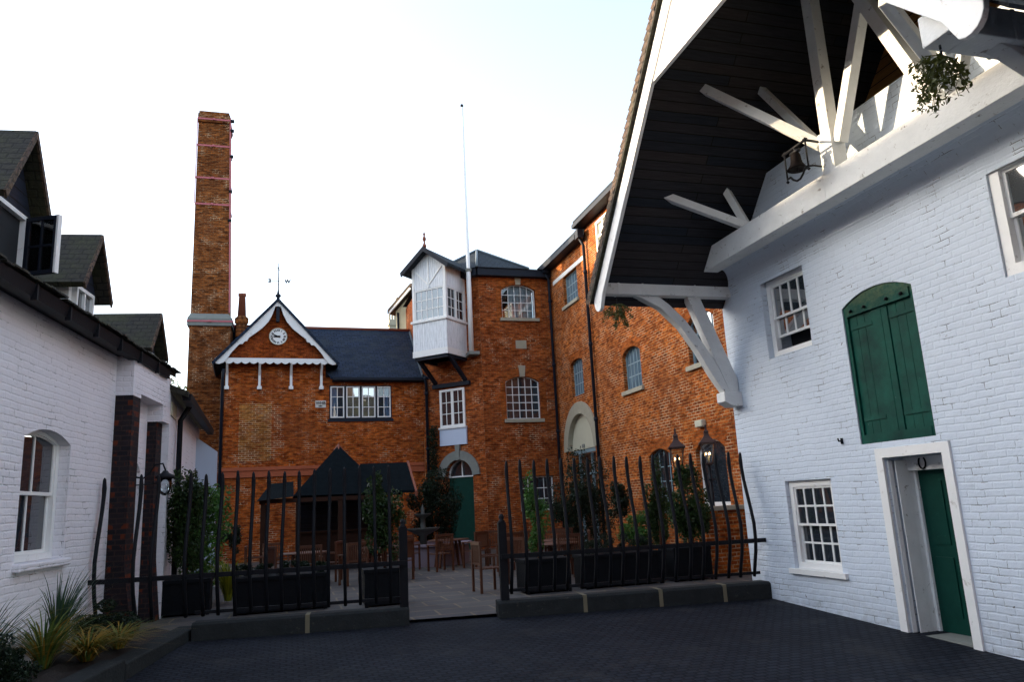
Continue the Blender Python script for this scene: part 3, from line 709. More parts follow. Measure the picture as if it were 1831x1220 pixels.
# ================================================================== TOWER BUILDING
T = thing('brick_corner_building', 'tall red brick corner building with slate roof and arched windows behind the railings', 'building', (7.08, 28, -1.6))
FT = Fr((0, 28, 0), 0); FC = Fr((7.08, 28, 0), R(-45)); FL = Fr((5.12, 29.96, 0), R(-90))
obj('front_wall', MB().holed([(7.08, -1.75), (10.12, -1.75), (10.12, 9.12), (7.08, 9.12)],
    [hole(8.0, 9.41, 7.19, 8.38, .22), hole(8.0, 9.38, 3.18, 4.64, .22), hole(8.37, 9.73, -.30, .99)], 0, .4), BRICK2, T, FT)
obj('canted_wall', MB().holed([(-2.77, -1.75), (0, -1.75), (0, 9.12), (-2.77, 9.12)], [hole(-1.97, -.81, 3.03, 4.53), hole(-1.82, -.58, -1.65, 1.14, .62)], 0, .4), BRICK2, T, FC)
obj('side_wall', MB().box(-6, 0, 0, .4, 3, 9.12), BRICK2, T, FL)
window(T, FT, 8.0, 9.41, 7.19, 8.38, .12, 5, 4, .22, fm=WINWHITE, pm=CLEAR, fw=.045, bw=.028, curtain=[(8.35, 9.36)], sill=(STONE, .1, .12))
window(T, FT, 8.0, 9.38, 3.18, 4.64, .12, 5, 5, .22, fm=WINWHITE, pm=GLASS, fw=.045, bw=.032, sill=(STONE, .1, .13))
window(T, FT, 8.37, 9.73, -.30, .99, .12, 4, 3, 0, fm=WINWHITE, pm=GLASS, fw=.05, bw=.03)
voussoirs(T, FT, 8.0, 9.41, 8.38, .22, .30, RUB, key=.40); voussoirs(T, FT, 8.0, 9.38, 4.64, .22, .32, RUB, key=.42)
obj('rubbed_arch', MB().box(8.2, 9.9, -.004, .05, .995, 1.25), RUB, T, FT)
for x0, x1 in ((7.78, 8.0), (9.41, 9.63)):
    for z0, z1 in ((7.07, 8.38), (3.06, 4.64)): obj('rubbed_jamb', MB().box(x0, x1, -.004, .05, z0, z1), RUB, T, FT)
obj('stone_block', MB().box(8.49, 8.93, -.02, .05, 5.96, 6.29), STONE, T, FT)
# white casement and panel in canted wall
f = window(T, FC, -1.97, -.81, 3.03, 4.53, -.06, 2, 1, 0, fm=WPAINT, pm=GLASS, fw=.09, bw=.12)
gb = MB()
for xa, xb in ((-1.88, -1.45), (-1.33, -.90)):
    gb.box((xa+xb)/2-.013, (xa+xb)/2+.013, -.04, -.01, 3.12, 4.44)
    for j in (1, 2): z = 3.12+1.32*j/3; gb.box(xa, xb, -.038, -.012, z-.013, z+.013)
gz = obj('glazing_bars', gb, WPAINT, f)
obj('sill', MB().box(-2.02, -.76, -.12, 0, 2.97, 3.03), WPAINT, f)
obj('apron_panel', MB().box(-2.0, -.77, -.07, 0, 2.33, 2.97), plain('pale_blue_panel', (.52, .60, .74), .5, .05, 2), T, FC)
# arched doorway
a1_ = arc(-1.82, -.58, 1.14, .62, 14); a2_ = arc(-2.15, -.25, 1.14, .96, 14)
sa = obj('stone_arch', MB().prism(a1_+a2_[::-1], -.07, .12), GSTONE, T, FC)
obj('keystone', MB().prism([(-1.27, 1.74), (-1.13, 1.74), (-1.09, 2.33), (-1.31, 2.33)], -.10, .1), GSTONE, sa)
obj('door', MB().box(-1.82, -.58, .25, .30, -1.65, 1.10), GREEND, T, FC)
fl = MB(); ring(fl, -1.82, -.58, 1.10, 1.14, .62, .05, .2, .28); fl.box(-1.22, -1.18, .21, .26, 1.14, 1.72); fn = obj('fanlight', fl, WPAINT, T, FC)
obj('pane', MB().prism(arc(-1.80, -.60, 1.14, .6, 12), .285, .29), GLASS, fn)
# cornice and slate roof
cg = MB()
cg.box(7.0, 10.06, 27.72, 28.02, 8.86, 9.16)
o = obj('cornice', cg, DARKPAINT, T, F0)
obj('cornice', MB().box(-2.9, .06, -.28, .02, 8.86, 9.159), DARKPAINT, T, FC)
E0 = Vector((6.95, 27.65, 9.16)); E1 = Vector((10.2, 27.65, 9.16)); E2 = Vector((4.95, 29.7, 9.16)); E3 = Vector((4.95, 34, 9.16)); A0 = Vector((7.72, 30.6, 10.86)); A1 = Vector((10.2, 31.0, 10.25)); E4 = Vector((10.2, 34, 9.16))
rt_ = MB(); rt_.add([E0, E1, A1, A0], [(0, 1, 2, 3)]); rt_.add([E2, E0, A0], [(0, 1, 2)]); rt_.add([E3, E2, A0], [(0, 1, 2)]); rt_.add([E4, E3, A0, A1], [(0, 1, 2, 3)])
rr = obj('slate_roof', rt_, SLATE2, T, F0)
obj('hip_tiles', MB().tube([A0+Vector((0, 0, .03)), E0+Vector((0, 0, .03))], .05, 6).tube([A0+Vector((0, 0, .03)), A1+Vector((0, 0, .03))], .06, 6).tube([A0+Vector((0, 0, .03)), E2+Vector((0, 0, .03))], .05, 6), LEAD, rr)
# downpipe between the two facades
pp = MB().tube([(5.1, 29.45, 5.05), (5.2, 29.72, 4.8), (5.2, 29.72, -1.6)], .06, 8)
for z in (4.4, 2.2, .1): pp.tube([(5.2, 29.72, z), (5.2, 29.72, z+.12)], .08, 8)
obj('downpipe', pp, DARKPAINT, T, F0)
# ---- oriel (hoist cabin)
OR = thing('white_oriel_cabin', 'white boarded cabin with small-paned windows hanging from the canted brick wall', 'oriel', (6.1, 29, 5.6))
x0, x1, y0 = -2.2, -.63, -1.4
obj('lower_panel', MB().box(x0, x1, y0, 0, 5.66, 7.02), WBOARD, OR, FC)
obj('base_board', MB().box(x0-.02, x1+.02, y0-.02, 0, 5.66, 5.90), WPAINT, OR, FC)
obj('sill', MB().box(x0-.06, x1+.06, y0-.06, 0, 7.0, 7.09), WPAINT, OR, FC)
cbx = MB()
for x in (x0, x1-.10): cbx.box(x, x+.10, y0, y0+.10, 7.09, 9.25)
cbx.box(x0, x0+.1, -.1, 0, 7.09, 9.2); cbx.box(x1-.1, x1, -.1, 0, 7.09, 9.2)
obj('corner_post', cbx, WPAINT, OR, FC)
obj('upper_panel', MB().prism([(x0+.1, 8.32), (x1-.1, 8.32), (x1-.1, 9.25), (-1.415, 9.80), (x0+.1, 9.25)], y0+.01, y0+.06).box(x0+.01, x0+.06, y0+.1, -.1, 8.32, 9.3).box(x1-.06, x1-.01, y0+.1, -.1, 8.32, 9.3), WBOARD, OR, FC)
obj('gable_strips', MB().beam((-1.415, y0-.005, 8.36), (-1.415, y0-.005, 9.7), .05, .03, (0, 1, 0)).beam((-1.38, y0-.005, 8.5), (-.8, y0-.005, 9.1), .05, .03, (0, 1, 0)).beam((-1.45, y0-.005, 8.5), (-2.05, y0-.005, 9.1), .05, .03, (0, 1, 0)), WPAINT, OR, FC)
window(OR, FC, x0+.1, x1-.1, 7.09, 8.32, y0+.02, 5, 3, fw=.05, bw=.03, fm=WPAINT, pm=GLASSB)
FCs = Fr(FC.w(x1, 0, 0), R(45))
wo = window(OR, FCs, -1.30, -.1, 7.09, 8.32, .02, 4, 3, fw=.06, bw=.03, fm=WPAINT, pm=GLASS)
obj('mullion', MB().box(-.76, -.64, .0, .06, 7.15, 8.26), WPAINT, wo)
FCs2 = Fr(FC.w(x0, 0, 0), R(-135))
window(OR, FCs2, .1, 1.30, 7.09, 8.32, .02, 4, 3, fw=.06, bw=.03, fm=WPAINT, pm=GLASSB)
ro = MB().prism([(x0-.32, 9.10), (-1.415, 9.93), (x1+.32, 9.10), (x1+.30, 8.98), (-1.415, 9.78), (x0-.30, 8.98)], y0-.28, .9)
ro2 = obj('roof', ro, SLATE2, OR, FC)
obj('verge_board', MB().prism([(x0-.34, 9.08), (-1.415, 9.96), (x1+.34, 9.08), (x1+.30, 8.90), (-1.415, 9.75), (x0-.30, 8.90)], y0-.32, y0-.275), DARKPAINT, ro2)
fin = MB().lathe([(.07, 0), (.08, .1), (.04, .16), (.03, .24), (.075, .34), (.06, .42), (.025, .48), (.05, .56), (.012, .64), (.006, .82)], (-1.415, y0-.2, 9.92), 12)
obj('finial', fin, TERRA, OR, FC)
br = MB().box(x0-.05, x1+.1, -.14, 0, 4.60, 4.76)
for x in (x0+.10, x1-.08): br.beam((x, -.07, 4.7), (x, -.07, 5.66), .12, .12); br.beam((x, -.08, 4.78), (x, -1.2, 5.62), .12, .14)
br.box(x0+.03, x1-.03, y0+.05, y0+.18, 5.54, 5.66); br.box(x0+.03, x0+.16, y0+.2, 0, 5.54, 5.659); br.box(x1-.16, x1-.03, y0+.2, 0, 5.54, 5.659)
obj('timber_brackets', br, DARKPAINT, OR, FC)
# ---- flagpole
fp = thing('flagpole', 'tall slim white flagpole fixed to the brick corner beside the oriel', 'flagpole', (6.66, 27.85, 5.8))
obj('pole', MB().tube([(0, 0, 0), (0, 0, 3.3), (0, 0, 3.32), (0, 0, 10.3)], [.10, .09, .075, .045], 12), WPAINT, fp)
obj('bracket', MB().box(-.12, .30, -.1, .5, -.12, .0).box(-.10, .10, -.1, .6, 3.2, 3.32), GSTONE, fp)
obj('truck', MB().lathe([(0, .16), (.06, .10), (.06, .04), (.03, 0)], (0, 0, 10.3), 12), BRONZE, fp)
# ---- yellow rendered wing behind
Y = thing('yellow_rendered_wing', 'sunlit yellow gable wall behind the oriel with dark verge and pipe', 'building', (5.4, 34, -1.6))
fy = Fr((7.08+2.12, 28+2.12, 0), R(-45))
obj('wall', MB().prism([(-6.35, -1.6), (-4.6, -1.6), (-4.6, 10.0), (-5.2, 10.0), (-6.35, 9.1)], 0, .3), YELLOW, Y, fy)
obj('roof', MB().prism([(-6.62, 8.98), (-6.62, 9.16), (-5.3, 10.2), (-4.5, 10.2), (-4.5, 10.05), (-5.25, 10.05)], -.3, .3), BROWNT, Y, fy)
obj('verge_board', MB().prism([(-6.5, 8.92), (-6.5, 9.02), (-5.28, 10.0), (-5.2, 9.93)], -.36, -.30), WPAINT, Y, fy)
obj('downpipe', MB().tube([(-6.18, -.06, 9.0), (-6.18, -.06, 0)], .05, 8), DARKPAINT, Y, fy)
# ---- church tower
CH = thing('church_tower', 'distant grey stone church tower with battlemented turrets above the slate roof', 'church tower', (9, 62, -1.6))
ct = MB()
def turret(x, w_, y, ztop, zb=-1.6, m_=2):
    ct.box(x, x+w_, y, y+w_, zb, ztop-.5); ct.box(x-.08, x+w_+.08, y-.08, y+w_+.08, ztop-1.0, ztop-.8)
    k = w_/5
    for i in (0, 2, 4): ct.box(x+i*k, x+(i+1)*k, y, y+k, ztop-.5, ztop); ct.box(x+i*k, x+(i+1)*k, y+w_-k, y+w_, ztop-.5, ztop)
turret(7.62, .55, 60, 15.6); turret(8.22, .62, 60, 17.0); ct.box(8.3, 10.5, 60.4, 63, -1.6, 15.4)
obj('turrets', ct, STONE, CH, F0)

# ================================================================== CLOCK BUILDING
K = thing('clock_gable_building', 'low red brick building with a clock gable and blue slate roof', 'building', (1, 30, -1.6))
FK = Fr((4.5, 30, 0), R(2.5))
obj('front_wall', MB().holed([(-6.85, -1.75), (.62, -1.75), (.62, 5.15), (-3.2, 5.15), (-3.2, 5.8), (-6.85, 5.8)], [hole(-3.06, -.66, 3.53, 4.83)], 0, .4), BRICK, K, FK)
obj('end_wall', MB().box(-6.85, -6.45, .4, 6.4, -1.7, 5.2).prism([(-6.85, 0), (-6.45, 0), (-6.45, 1), (-6.85, 1)], 1, 2), BRICK, K, FK)
# gable triangle stands forward on corbels
obj('gable_wall', MB().prism([(-6.95, 5.78), (-3.08, 5.78), (-5.015, 7.95)], -.30, .0), GABLE, K, FK)
obj('gable_base', MB().box(-6.95, -3.08, -.34, -.0, 5.70, 5.779), DARKPAINT, K, FK)
def bb(sg):
    o_ = [(0.0, 7.98), (2.19, 5.74), (2.22, 5.66), (2.14, 5.56), (2.02, 5.54), (1.88, 5.60), (1.74, 5.78), (1.60, 6.00), (1.40, 6.24), (1.34, 6.30), (1.24, 6.30), (1.18, 6.40), (1.08, 6.42), (1.03, 6.54), (.80, 6.72), (.56, 6.92), (.34, 7.18), (.20, 7.46), (.10, 7.78), (0, 7.80)]
    return MB().prism([(-5.015+sg*a_, z) for a_, z in o_], -.52, -.47)
for sg in (-1, 1): bevel(obj('bargeboard', bb(sg), WPAINT, K, FK), .01)
vz = [(-6.85, 5.79), (-3.15, 5.79), (-3.15, 5.62)]; n_ = 13
for i in range(n_*4+1):
    x = -3.15-3.7*i/(n_*4); vz.append((x, 5.64-.075*abs(math.sin(math.pi*i/4))))
obj('valance', MB().prism(vz, -.46, -.42), WPAINT, K, FK)
for x in (-6.78, -5.63, -4.49, -3.37):
    obj('corbel_post', MB().box(x-.045, x+.045, -.14, 0, 4.75, 5.72).box(x-.08, x+.08, -.18, 0, 4.66, 4.78).beam((x, -.1, 5.2), (x, -.42, 5.6), .07, .07), WPAINT, K, FK)
kr = MB().prism([(-7.25, 5.52), (-5.015, 7.99), (-2.78, 5.52), (-2.72, 5.60), (-5.015, 8.13), (-7.31, 5.60)], -.58, 3.2)
obj('gable_roof', kr, SLATE, K, FK)
obj('king_pendant', MB().box(-5.075, -4.955, -.50, -.36, 7.2, 8.22).lathe([(.10, 0), (.11, .06), (.05, .12), (.02, .3)], (-5.015, -.42, 8.2), 10), DARKPAINT, K, FK)
obj('ridge_hatch', MB().beam((-5.65, .8, 7.45), (-5.12, .8, 8.18), .5, .10, (0, 0, 1)).beam((-5.12, .8, 8.18), (-4.45, .8, 7.62), .5, .05, (0, 0, 1)), LEAD, K, FK)
o = obj('main_roof', MB().add([(-6.95, -.28, 5.12), (1.2, -.28, 5.12), (1.2, 3.1, 7.82), (-6.95, 3.1, 7.82), (-6.95, 6.6, 5.1), (1.2, 6.6, 5.1), (-6.95, -.28, 5.04), (1.2, -.28, 5.04), (1.2, 6.6, 5.0), (-6.95, 6.6, 5.0), (-3.05, -.28, 5.12), (-4.9, 3.1, 7.82), (-3.05, -.28, 5.04)],
    [(10, 1, 2, 11), (3, 2, 5, 4), (12, 7, 1, 10), (1, 7, 8, 5, 2)]), SLATE, K, FK)
obj('ridge_tiles', MB().tube([(-6.95, 3.1, 7.84), (1.0, 3.1, 7.84)], .07, 8), TERRA, o)
obj('gutter', MB().box(-2.95, .62, -.36, -.24, 5.0, 5.10).box(-2.95, .62, -.24, 0, 4.96, 5.04), DARKPAINT, K, FK)
# string course, pilaster buttress steps, pale brick patch
obj('string_course', MB().box(-6.95, .60, -.10, 0, 1.66, 1.78).box(-6.93, .60, -.06, 0, 1.42, 1.659), plain('red_moulded_brick', (.36, .085, .03), .8, .25, 5, bmp=.3), K, FK)
obj('blocked_window', MB().box(-6.32, -5.18, -.006, .0, 2.0, 4.15), PALEB, K, FK)
obj('downpipe', MB().tube([(-6.9, -.3, 5.4), (-6.93, -.08, 5.0), (-6.93, -.08, -1.6)], .06, 8), DARKPAINT, K, FK)
# four-light window: casements with curtains and reflecting centre lights
xs = [-3.06, -2.46, -1.86, -1.26, -.66]
wf = MB().box(-3.12, -.60, -.03, .1, 3.42, 3.53); ring(wf, -3.06, -.66, 3.53, 4.83, 0, .03, -.02, .1)
for x in xs[1:-1]: wf.box(x-.03, x+.03, -.02, .1, 3.56, 4.80)
WK = obj('window', wf, DARKPAINT, K, FK)
for i in range(4):
    a_, b_ = xs[i]+.04, xs[i+1]-.04; s = MB(); ring(s, a_, b_, 3.57, 4.79, 0, .045, -.035, .02)
    m_ = (a_+b_)/2; s.box(m_-.014, m_+.014, -.025, .01, 3.61, 4.75)
    for j in (1, 2): z = 3.57+1.22*j/3; s.box(a_+.04, b_-.04, -.023, .008, z-.013, z+.013)
    obj('casement', s, WPAINT, WK); obj('pane', MB().box(a_+.04, b_-.04, .011, .014, 3.61, 4.75), CLEAR if i in (0, 3) else GLASSR, WK)
for a_, b_ in ((-3.02, -2.75), (-.97, -.70)): 
    c_ = MB()
    for i in range(8):
        xa = a_+(b_-a_)*i/8; xb = a_+(b_-a_)*(i+1)/8; c_.quad((xa, .12+.02*math.sin(i*2), 3.6), (xb, .12+.02*math.sin(i*2+2), 3.6), (xb, .12+.02*math.sin(i*2+2), 4.78), (xa, .12+.02*math.sin(i*2), 4.78))
    obj('curtain', c_, CURTAIN, WK)
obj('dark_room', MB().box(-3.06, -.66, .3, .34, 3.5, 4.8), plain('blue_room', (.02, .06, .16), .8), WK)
# lead flashing between roof and tower
obj('lead_flashing', MB().beam((.70, 2.9, 7.72), (.55, -.25, 5.2), .10, .05, (1, 0, 0)), LEAD, K, FK)
# chimney pot
cpt = thing('chimney_pot', 'terracotta chimney pot on a brick stub between tall chimney and clock gable', 'chimney pot', (-1.95, 32, 7.2))
obj('base', MB().lathe([(.22, 0), (.22, .52), (.27, .58), (.27, .78), (.18, .86)], (0, 0, 0), 8, False), CHIM, cpt)
obj('pot', MB().lathe([(.17, .86), (.13, 1.7), (.16, 1.72), (.16, 1.82), (.11, 1.82), (.10, 1.4)], (0, 0, 0), 14), TERRA, cpt)
# clock
ck = thing('wall_clock', 'round white clock with black numerals and hands on the red gable', 'clock', FK.w(-4.99, -.31, 6.66), R(2.5))
obj('dial', MB().tube([(0, 0, 0), (0, -.03, 0)], .315, 32, False), WPAINT, ck)
obj('rim', MB().tube([(.32*math.cos(R(a_)), -.03, .32*math.sin(R(a_))) for a_ in range(0, 361, 12)], .016, 6), CREAM, ck)
for i, s in enumerate(['XII', 'I', 'II', 'III', 'IIII', 'V', 'VI', 'VII', 'VIII', 'IX', 'X', 'XI']):
    a_ = R(90-30*i); ro_ = Matrix.Rotation(R(-30*i), 4, 'Z')
    text_obj('numeral', s, .105, BLACKIRON, ck, Matrix.Translation((.235*math.cos(a_), -.034, .235*math.sin(a_))) @ UPR @ ro_, .002)
def hand(ang, L, w_):
    d = Vector((math.cos(R(ang)), 0, math.sin(R(ang)))); n = Vector((-d.z, 0, d.x))
    return MB().add([Vector((0, -.045, 0))+q for q in (-d*.08-n*w_, -d*.08+n*w_, d*L*.7+n*w_*1.1, d*L, d*L*.7-n*w_*1.1)]+[Vector((0, -.055, 0))+q for q in (-d*.08-n*w_, -d*.08+n*w_, d*L*.7+n*w_*1.1, d*L, d*L*.7-n*w_*1.1)],
        [(0, 1, 2, 3, 4), (5, 6, 7, 8, 9), (0, 1, 6, 5), (1, 2, 7, 6), (2, 3, 8, 7), (3, 4, 9, 8), (4, 0, 5, 9)])
obj('minute_hand', hand(157, .27, .016), BLACKIRON, ck); obj('hour_hand', hand(184, .19, .026), BLACKIRON, ck)
# plaque
pq = tag(obj('wall_plaque', MB().box(-3.585, -3.19, -.03, 0, 3.97, 4.24), plain('white_plaque', (.62, .60, .54), .6, .1, 9), None, FK), 'small white lettered plaque on brick beside the four-light window', 'plaque')
text_obj('lettering', 'WHB', .155, BLACKIRON, pq, Matrix.Translation((-3.385, -.034, 4.135)) @ UPR, .002)
text_obj('lettering', '1897', .075, BLACKIRON, pq, Matrix.Translation((-3.40, -.034, 4.025)) @ UPR, .002)
# weather vane
wv = thing('weather_vane', 'thin black weather vane with letters on top of the clock gable', 'weather vane', FK.w(-5.015, -.42, 8.4), R(2.5))
vn = MB().tube([(0, 0, 0), (0, 0, 1.16)], [.028, .015], 6)
for z in (.08, .30, .42, .52): vn.lathe([(0, -.03), (.03, 0), (0, .03)], (0, 0, z), 8)
vn.tube([(-.28, 0, .42), (.28, 0, .42)], .012, 5).tube([(0, -.2, .42), (0, .2, .42)], .008, 5)
obj('rod', vn, BLACKIRON, wv)
obj('vane', MB().add([(-.06, 0, .98), (.0, 0, .86), (.04, 0, .84), (.02, 0, .9), (-.02, 0, .99)], [(0, 1, 2, 3, 4)]).tube([(-.07, 0, 1.0), (.06, 0, .84)], .010, 5), BLACKIRON, wv)
text_obj('letter', 'W', .20, BLACKIRON, wv, Matrix.Translation((.34, 0, .42)) @ UPR, .010, bold=.012)
text_obj('letter', 'E', .20, BLACKIRON, wv, Matrix.Translation((-.32, 0, .42)) @ Matrix.Rotation(R(180), 4, 'Z') @ UPR, .010, bold=.012)

# ================================================================== TALL CHIMNEY
HC = thing('tall_brick_chimney', 'tall square brick factory chimney strapped with pink iron bands', 'chimney', (-3.2, 32.7, -1.6))
def frus(mb, x0, x1, y0, y1, z0, X0, X1, Y0, Y1, z1):
    mb.add([(x0, y0, z0), (x1, y0, z0), (x1, y1, z0), (x0, y1, z0), (X0, Y0, z1), (X1, Y0, z1), (X1, Y1, z1), (X0, Y1, z1)], [(0, 3, 2, 1), (4, 5, 6, 7), (0, 1, 5, 4), (1, 2, 6, 5), (2, 3, 7, 6), (3, 0, 4, 7)])
sh_ = MB(); frus(sh_, -3.90, -2.46, 32, 33.4, 8.1, -3.90, -2.66, 32.05, 33.3, 16.7); obj('shaft', sh_, CHIM, HC, F0)
obj('base', MB().box(-3.92, -2.36, 31.9, 33.5, -1.6, 7.75), CHIM, HC, F0)
cpz = MB().box(-3.92, -2.63, 31.98, 33.36, 16.62, 17.0); cpz.box(-3.88, -2.67, 32.0, 33.3, 17.0, 17.12); obj('cap', cpz, CHIM, HC, F0)
so_ = MB().box(-4.0, -2.30, 31.84, 33.56, 7.62, 7.92); frus(so_, -4.0, -2.30, 31.84, 33.56, 7.92, -3.9, -2.46, 31.99, 33.4, 8.15); obj('stone_collar', so_, GSTONE, HC, F0)
for z in (16.75, 15.55, 14.07, 12.89, 7.80):
    k = (z-8.1)/8.6
    if z > 8.1: xl, xr, yf, yb = -3.90, -2.46-.2*k, 32+.05*k, 33.4-.1*k
    else: xl, xr, yf, yb = -4.0, -2.30, 31.84, 33.56
    if z > 16.6: xl, xr, yf, yb = -3.92, -2.63, 31.98, 33.36
    ib = MB().box(xl-.015, xr+.03, yf-.02, yf+.01, z-.035, z+.035).box(xr-.005, xr+.0299, yf+.01, yb, z-.0349, z+.0349).box(xl-.0149, xl+.005, yf+.01, yb, z-.0349, z+.0349)
    xm = (xl+xr)/2; ib.box(xm-.05, xm+.05, yf-.06, yf-.02, z-.04, z+.04)
    obj('iron_band', ib, PINK, HC, F0)
st = MB(); st.beam((-2.43, 32.0, 8.2), (-2.62, 32.02, 16.9), .05, .05, (1, 0, 0)); st.beam((-3.93, 32.0, 12.9), (-3.93, 32.02, 16.8), .03, .03, (1, 0, 0))
obj('iron_strap', st, PINK, HC, F0)
for z in (16.75, 16.3, 15.1, 13.5, 12.2): obj('anchor_bolt', MB().box(-2.60, -2.46, 31.95, 32.08, z-.05, z+.05), BLACKIRON, HC, F0)

# ================================================================== LEFT WHITE BUILDING
LB = thing('white_cottage_row', 'low white-painted brick cottage on the left with mossy roof and dark gutter', 'cottage', (-3, 8, -1.6))
FLW = Fr((-2.6, 12.1, 0), R(83))
obj('wall', MB().holed([(-14, -1.9), (2.5, -1.9), (2.5, 2.5), (-14, 2.5)], [hole(-2.32, -1.02, -.38, 1.02, .14), hole(1.2, 1.85, -.4, .8, .2)], 0, .35), WBRICK2, LB, FLW)
window(LB, FLW, -2.32, -1.02, -.38, 1.02, .13, 2, 2, .14, fw=.08, fm=WPAINT, pm=GLASS, sash=True, sw=.06, bw=.03)
window(LB, FLW, 1.2, 1.85, -.4, .8, .1, 2, 2, .2, fw=.06, fm=WPAINT, pm=GLASS)
bevel(obj('window_sill', MB().box(-2.36, -.98, -.09, .02, -.47, -.38), WBRICK2, LB, FLW), .02)
for xa, xb, zt, dp in ((.50, .86, 1.90, 1), (2.1, 2.42, 1.68, .62)):
    pm_ = MB(); k_ = 44; ed_ = []
    for i in range(k_):
        z0 = -1.7+(zt+1.7)*i/k_; z1 = -1.7+(zt+1.7)*(i+1)/k_; yb0, yb1 = [dp*(-.25 if z > -.6 else -.25-.17*(-.6-z)/1.1) for z in (z0, z1)]
        for f0, f1, v_ in ((0, .28, 1), (.28, .72, 0), (.72, 1, 1)):
            pm_.quad((xa, yb0*f0, z0), (xa, yb0*f1, z0), (xa, yb1*f1, z1), (xa, yb1*f0, z1)); ed_.append(v_)
        pm_.quad((xa, yb0, z0), (xb, yb0, z0), (xb, yb1, z1), (xa, yb1, z1)); ed_.append(1)
        pm_.quad((xb, yb0, z0), (xb, 0, z0), (xb, 0, z1), (xb, yb1, z1)); ed_.append(1)
    p_ = obj('pilaster', pm_, DBRICK, LB, FLW)
    at_ = p_.data.attributes.new('edge', 'FLOAT', 'FACE')
    for i_, v_ in enumerate(ed_): at_.data[i_].value = v_
obj('lintel_band', MB().box(.48, 2.5, -.25, 0, 1.97, 2.5).box(.48, .88, -.25, 0, 1.90, 1.97).box(2.08, 2.5, -.25, 0, 1.68, 1.97), WBRICK2, LB, FLW)
gt = MB(); gt.add([], [])
gt.prism([(-.30, 2.44), (-.16, 2.44), (-.14, 2.58), (-.33, 2.58)], -13, 2.2, 'x'); gt.box(-13, 2.2, -.16, 0, 2.50, 2.56)
x = -13.0
for k in range(17): gt.box(x+k*.9, x+k*.9+.03, -.345, -.28, 2.40, 2.585)
obj('gutter', gt, BLACKIRON, LB, FLW)
et = MB(); x = -13.4
while x < 2.5:
    w_ = random.uniform(.15, .17); dz = random.uniform(-.012, .018); et.box(x, x+w_-.006, -.36-random.uniform(0, .03), -.05, 2.60+dz, 2.622+dz); et.box(x+.05, x+w_+.04, -.22-random.uniform(0, .02), 0, 2.645+dz, 2.667+dz); x += w_
obj('eave_tiles', et, MOSSY, LB, FLW)
obj('roof', MB().prism([(-.30, 2.60), (3.7, 4.9), (7.7, 2.6), (7.7, 2.5), (3.7, 4.78), (-.30, 2.52)], -13.5, 2.6, 'x'), MOSSY, LB, FLW)
obj('back_wall', MB().box(-14, 2.5, 7.2, 7.5, -1.9, 2.6).box(-14, -13.7, .35, 7.2, -1.9, 3.5), WBRICK2, LB, FLW)
def dormer(xc, hw, ze, za, wx0, wx1, wz0, wz1, open_=False):
    d_ = obj('dormer', MB().prism([(xc-hw+.08, 2.5), (xc+hw-.08, 2.5), (xc+hw-.08, ze), (xc-hw+.08, ze)], .07, 3.0), WPAINT, LB, FLW)
    obj('dormer_gable', MB().prism([(xc-hw+.03, ze), (xc+hw-.03, ze), (xc, za-.06)], .02, .10), NAVYB, d_)
    obj('dormer_roof', MB().prism([(xc-hw-.03, ze-.12), (xc, za-.09), (xc+hw+.03, ze-.12), (xc+hw+.07, ze-.06), (xc, za), (xc-hw-.07, ze-.06)], -.16, 3.4), MOSSY, d_)
    obj('dormer_verge', MB().prism([(xc-hw-.05, ze-.15), (xc, za-.10), (xc+hw+.05, ze-.15), (xc+hw+.085, ze-.07), (xc, za-.005), (xc-hw-.085, ze-.07)], -.185, -.16), BROWNT, d_)
    f_ = MB(); ring(f_, wx0, wx1, wz0, wz1, 0, .05, .0, .07); dw = obj('dormer_window', f_, WPAINT, d_)
    if open_:
        obj('dark_opening', MB().box(wx0+.05, wx1-.05, .062, .066, wz0+.05, wz1-.05), DARKIN, dw)
        cs = MB(); ring(cs, 0, .40, wz0+.03, wz1-.02, 0, .045, -.02, .02); cs.box(.19, .21, -.015, .015, wz0+.06, wz1-.06); cs.box(.04, .36, -.013, .013, (wz0+wz1)/2-.012, (wz0+wz1)/2+.012)
        c_ = obj('open_casement', cs, DARKPAINT, dw); c_.location = (wx1-.03, -.01, 0); c_.rotation_euler = (0, 0, R(-108))
        gl_ = obj('pane', MB().box(.04, .36, -.003, .003, wz0+.06, wz1-.06), CLEAR, dw); gl_.location = c_.location; gl_.rotation_euler = c_.rotation_euler
        ed = obj('casement_edge', MB().box(.395, .42, -.03, .03, wz0+.03, wz1-.02), WPAINT, dw); ed.location = c_.location; ed.rotation_euler = c_.rotation_euler
    else:
        obj('pane', MB().box(wx0+.05, wx1-.05, .045, .05, wz0+.05, wz1-.05), GLASSR, dw)
        obj('glazing_bar', MB().box((wx0+wx1)/2-.02, (wx0+wx1)/2+.02, .01, .045, wz0+.05, wz1-.05), WPAINT, dw)
dormer(-3.03, .50, 3.52, 4.42, -3.45, -2.68, 2.76, 3.50, True)
dormer(-.90, .44, 3.18, 3.96, -1.17, -.56, 2.72, 3.16)
dormer(2.02, .42, 2.92, 3.58, 1.75, 2.3, 2.6, 2.9)
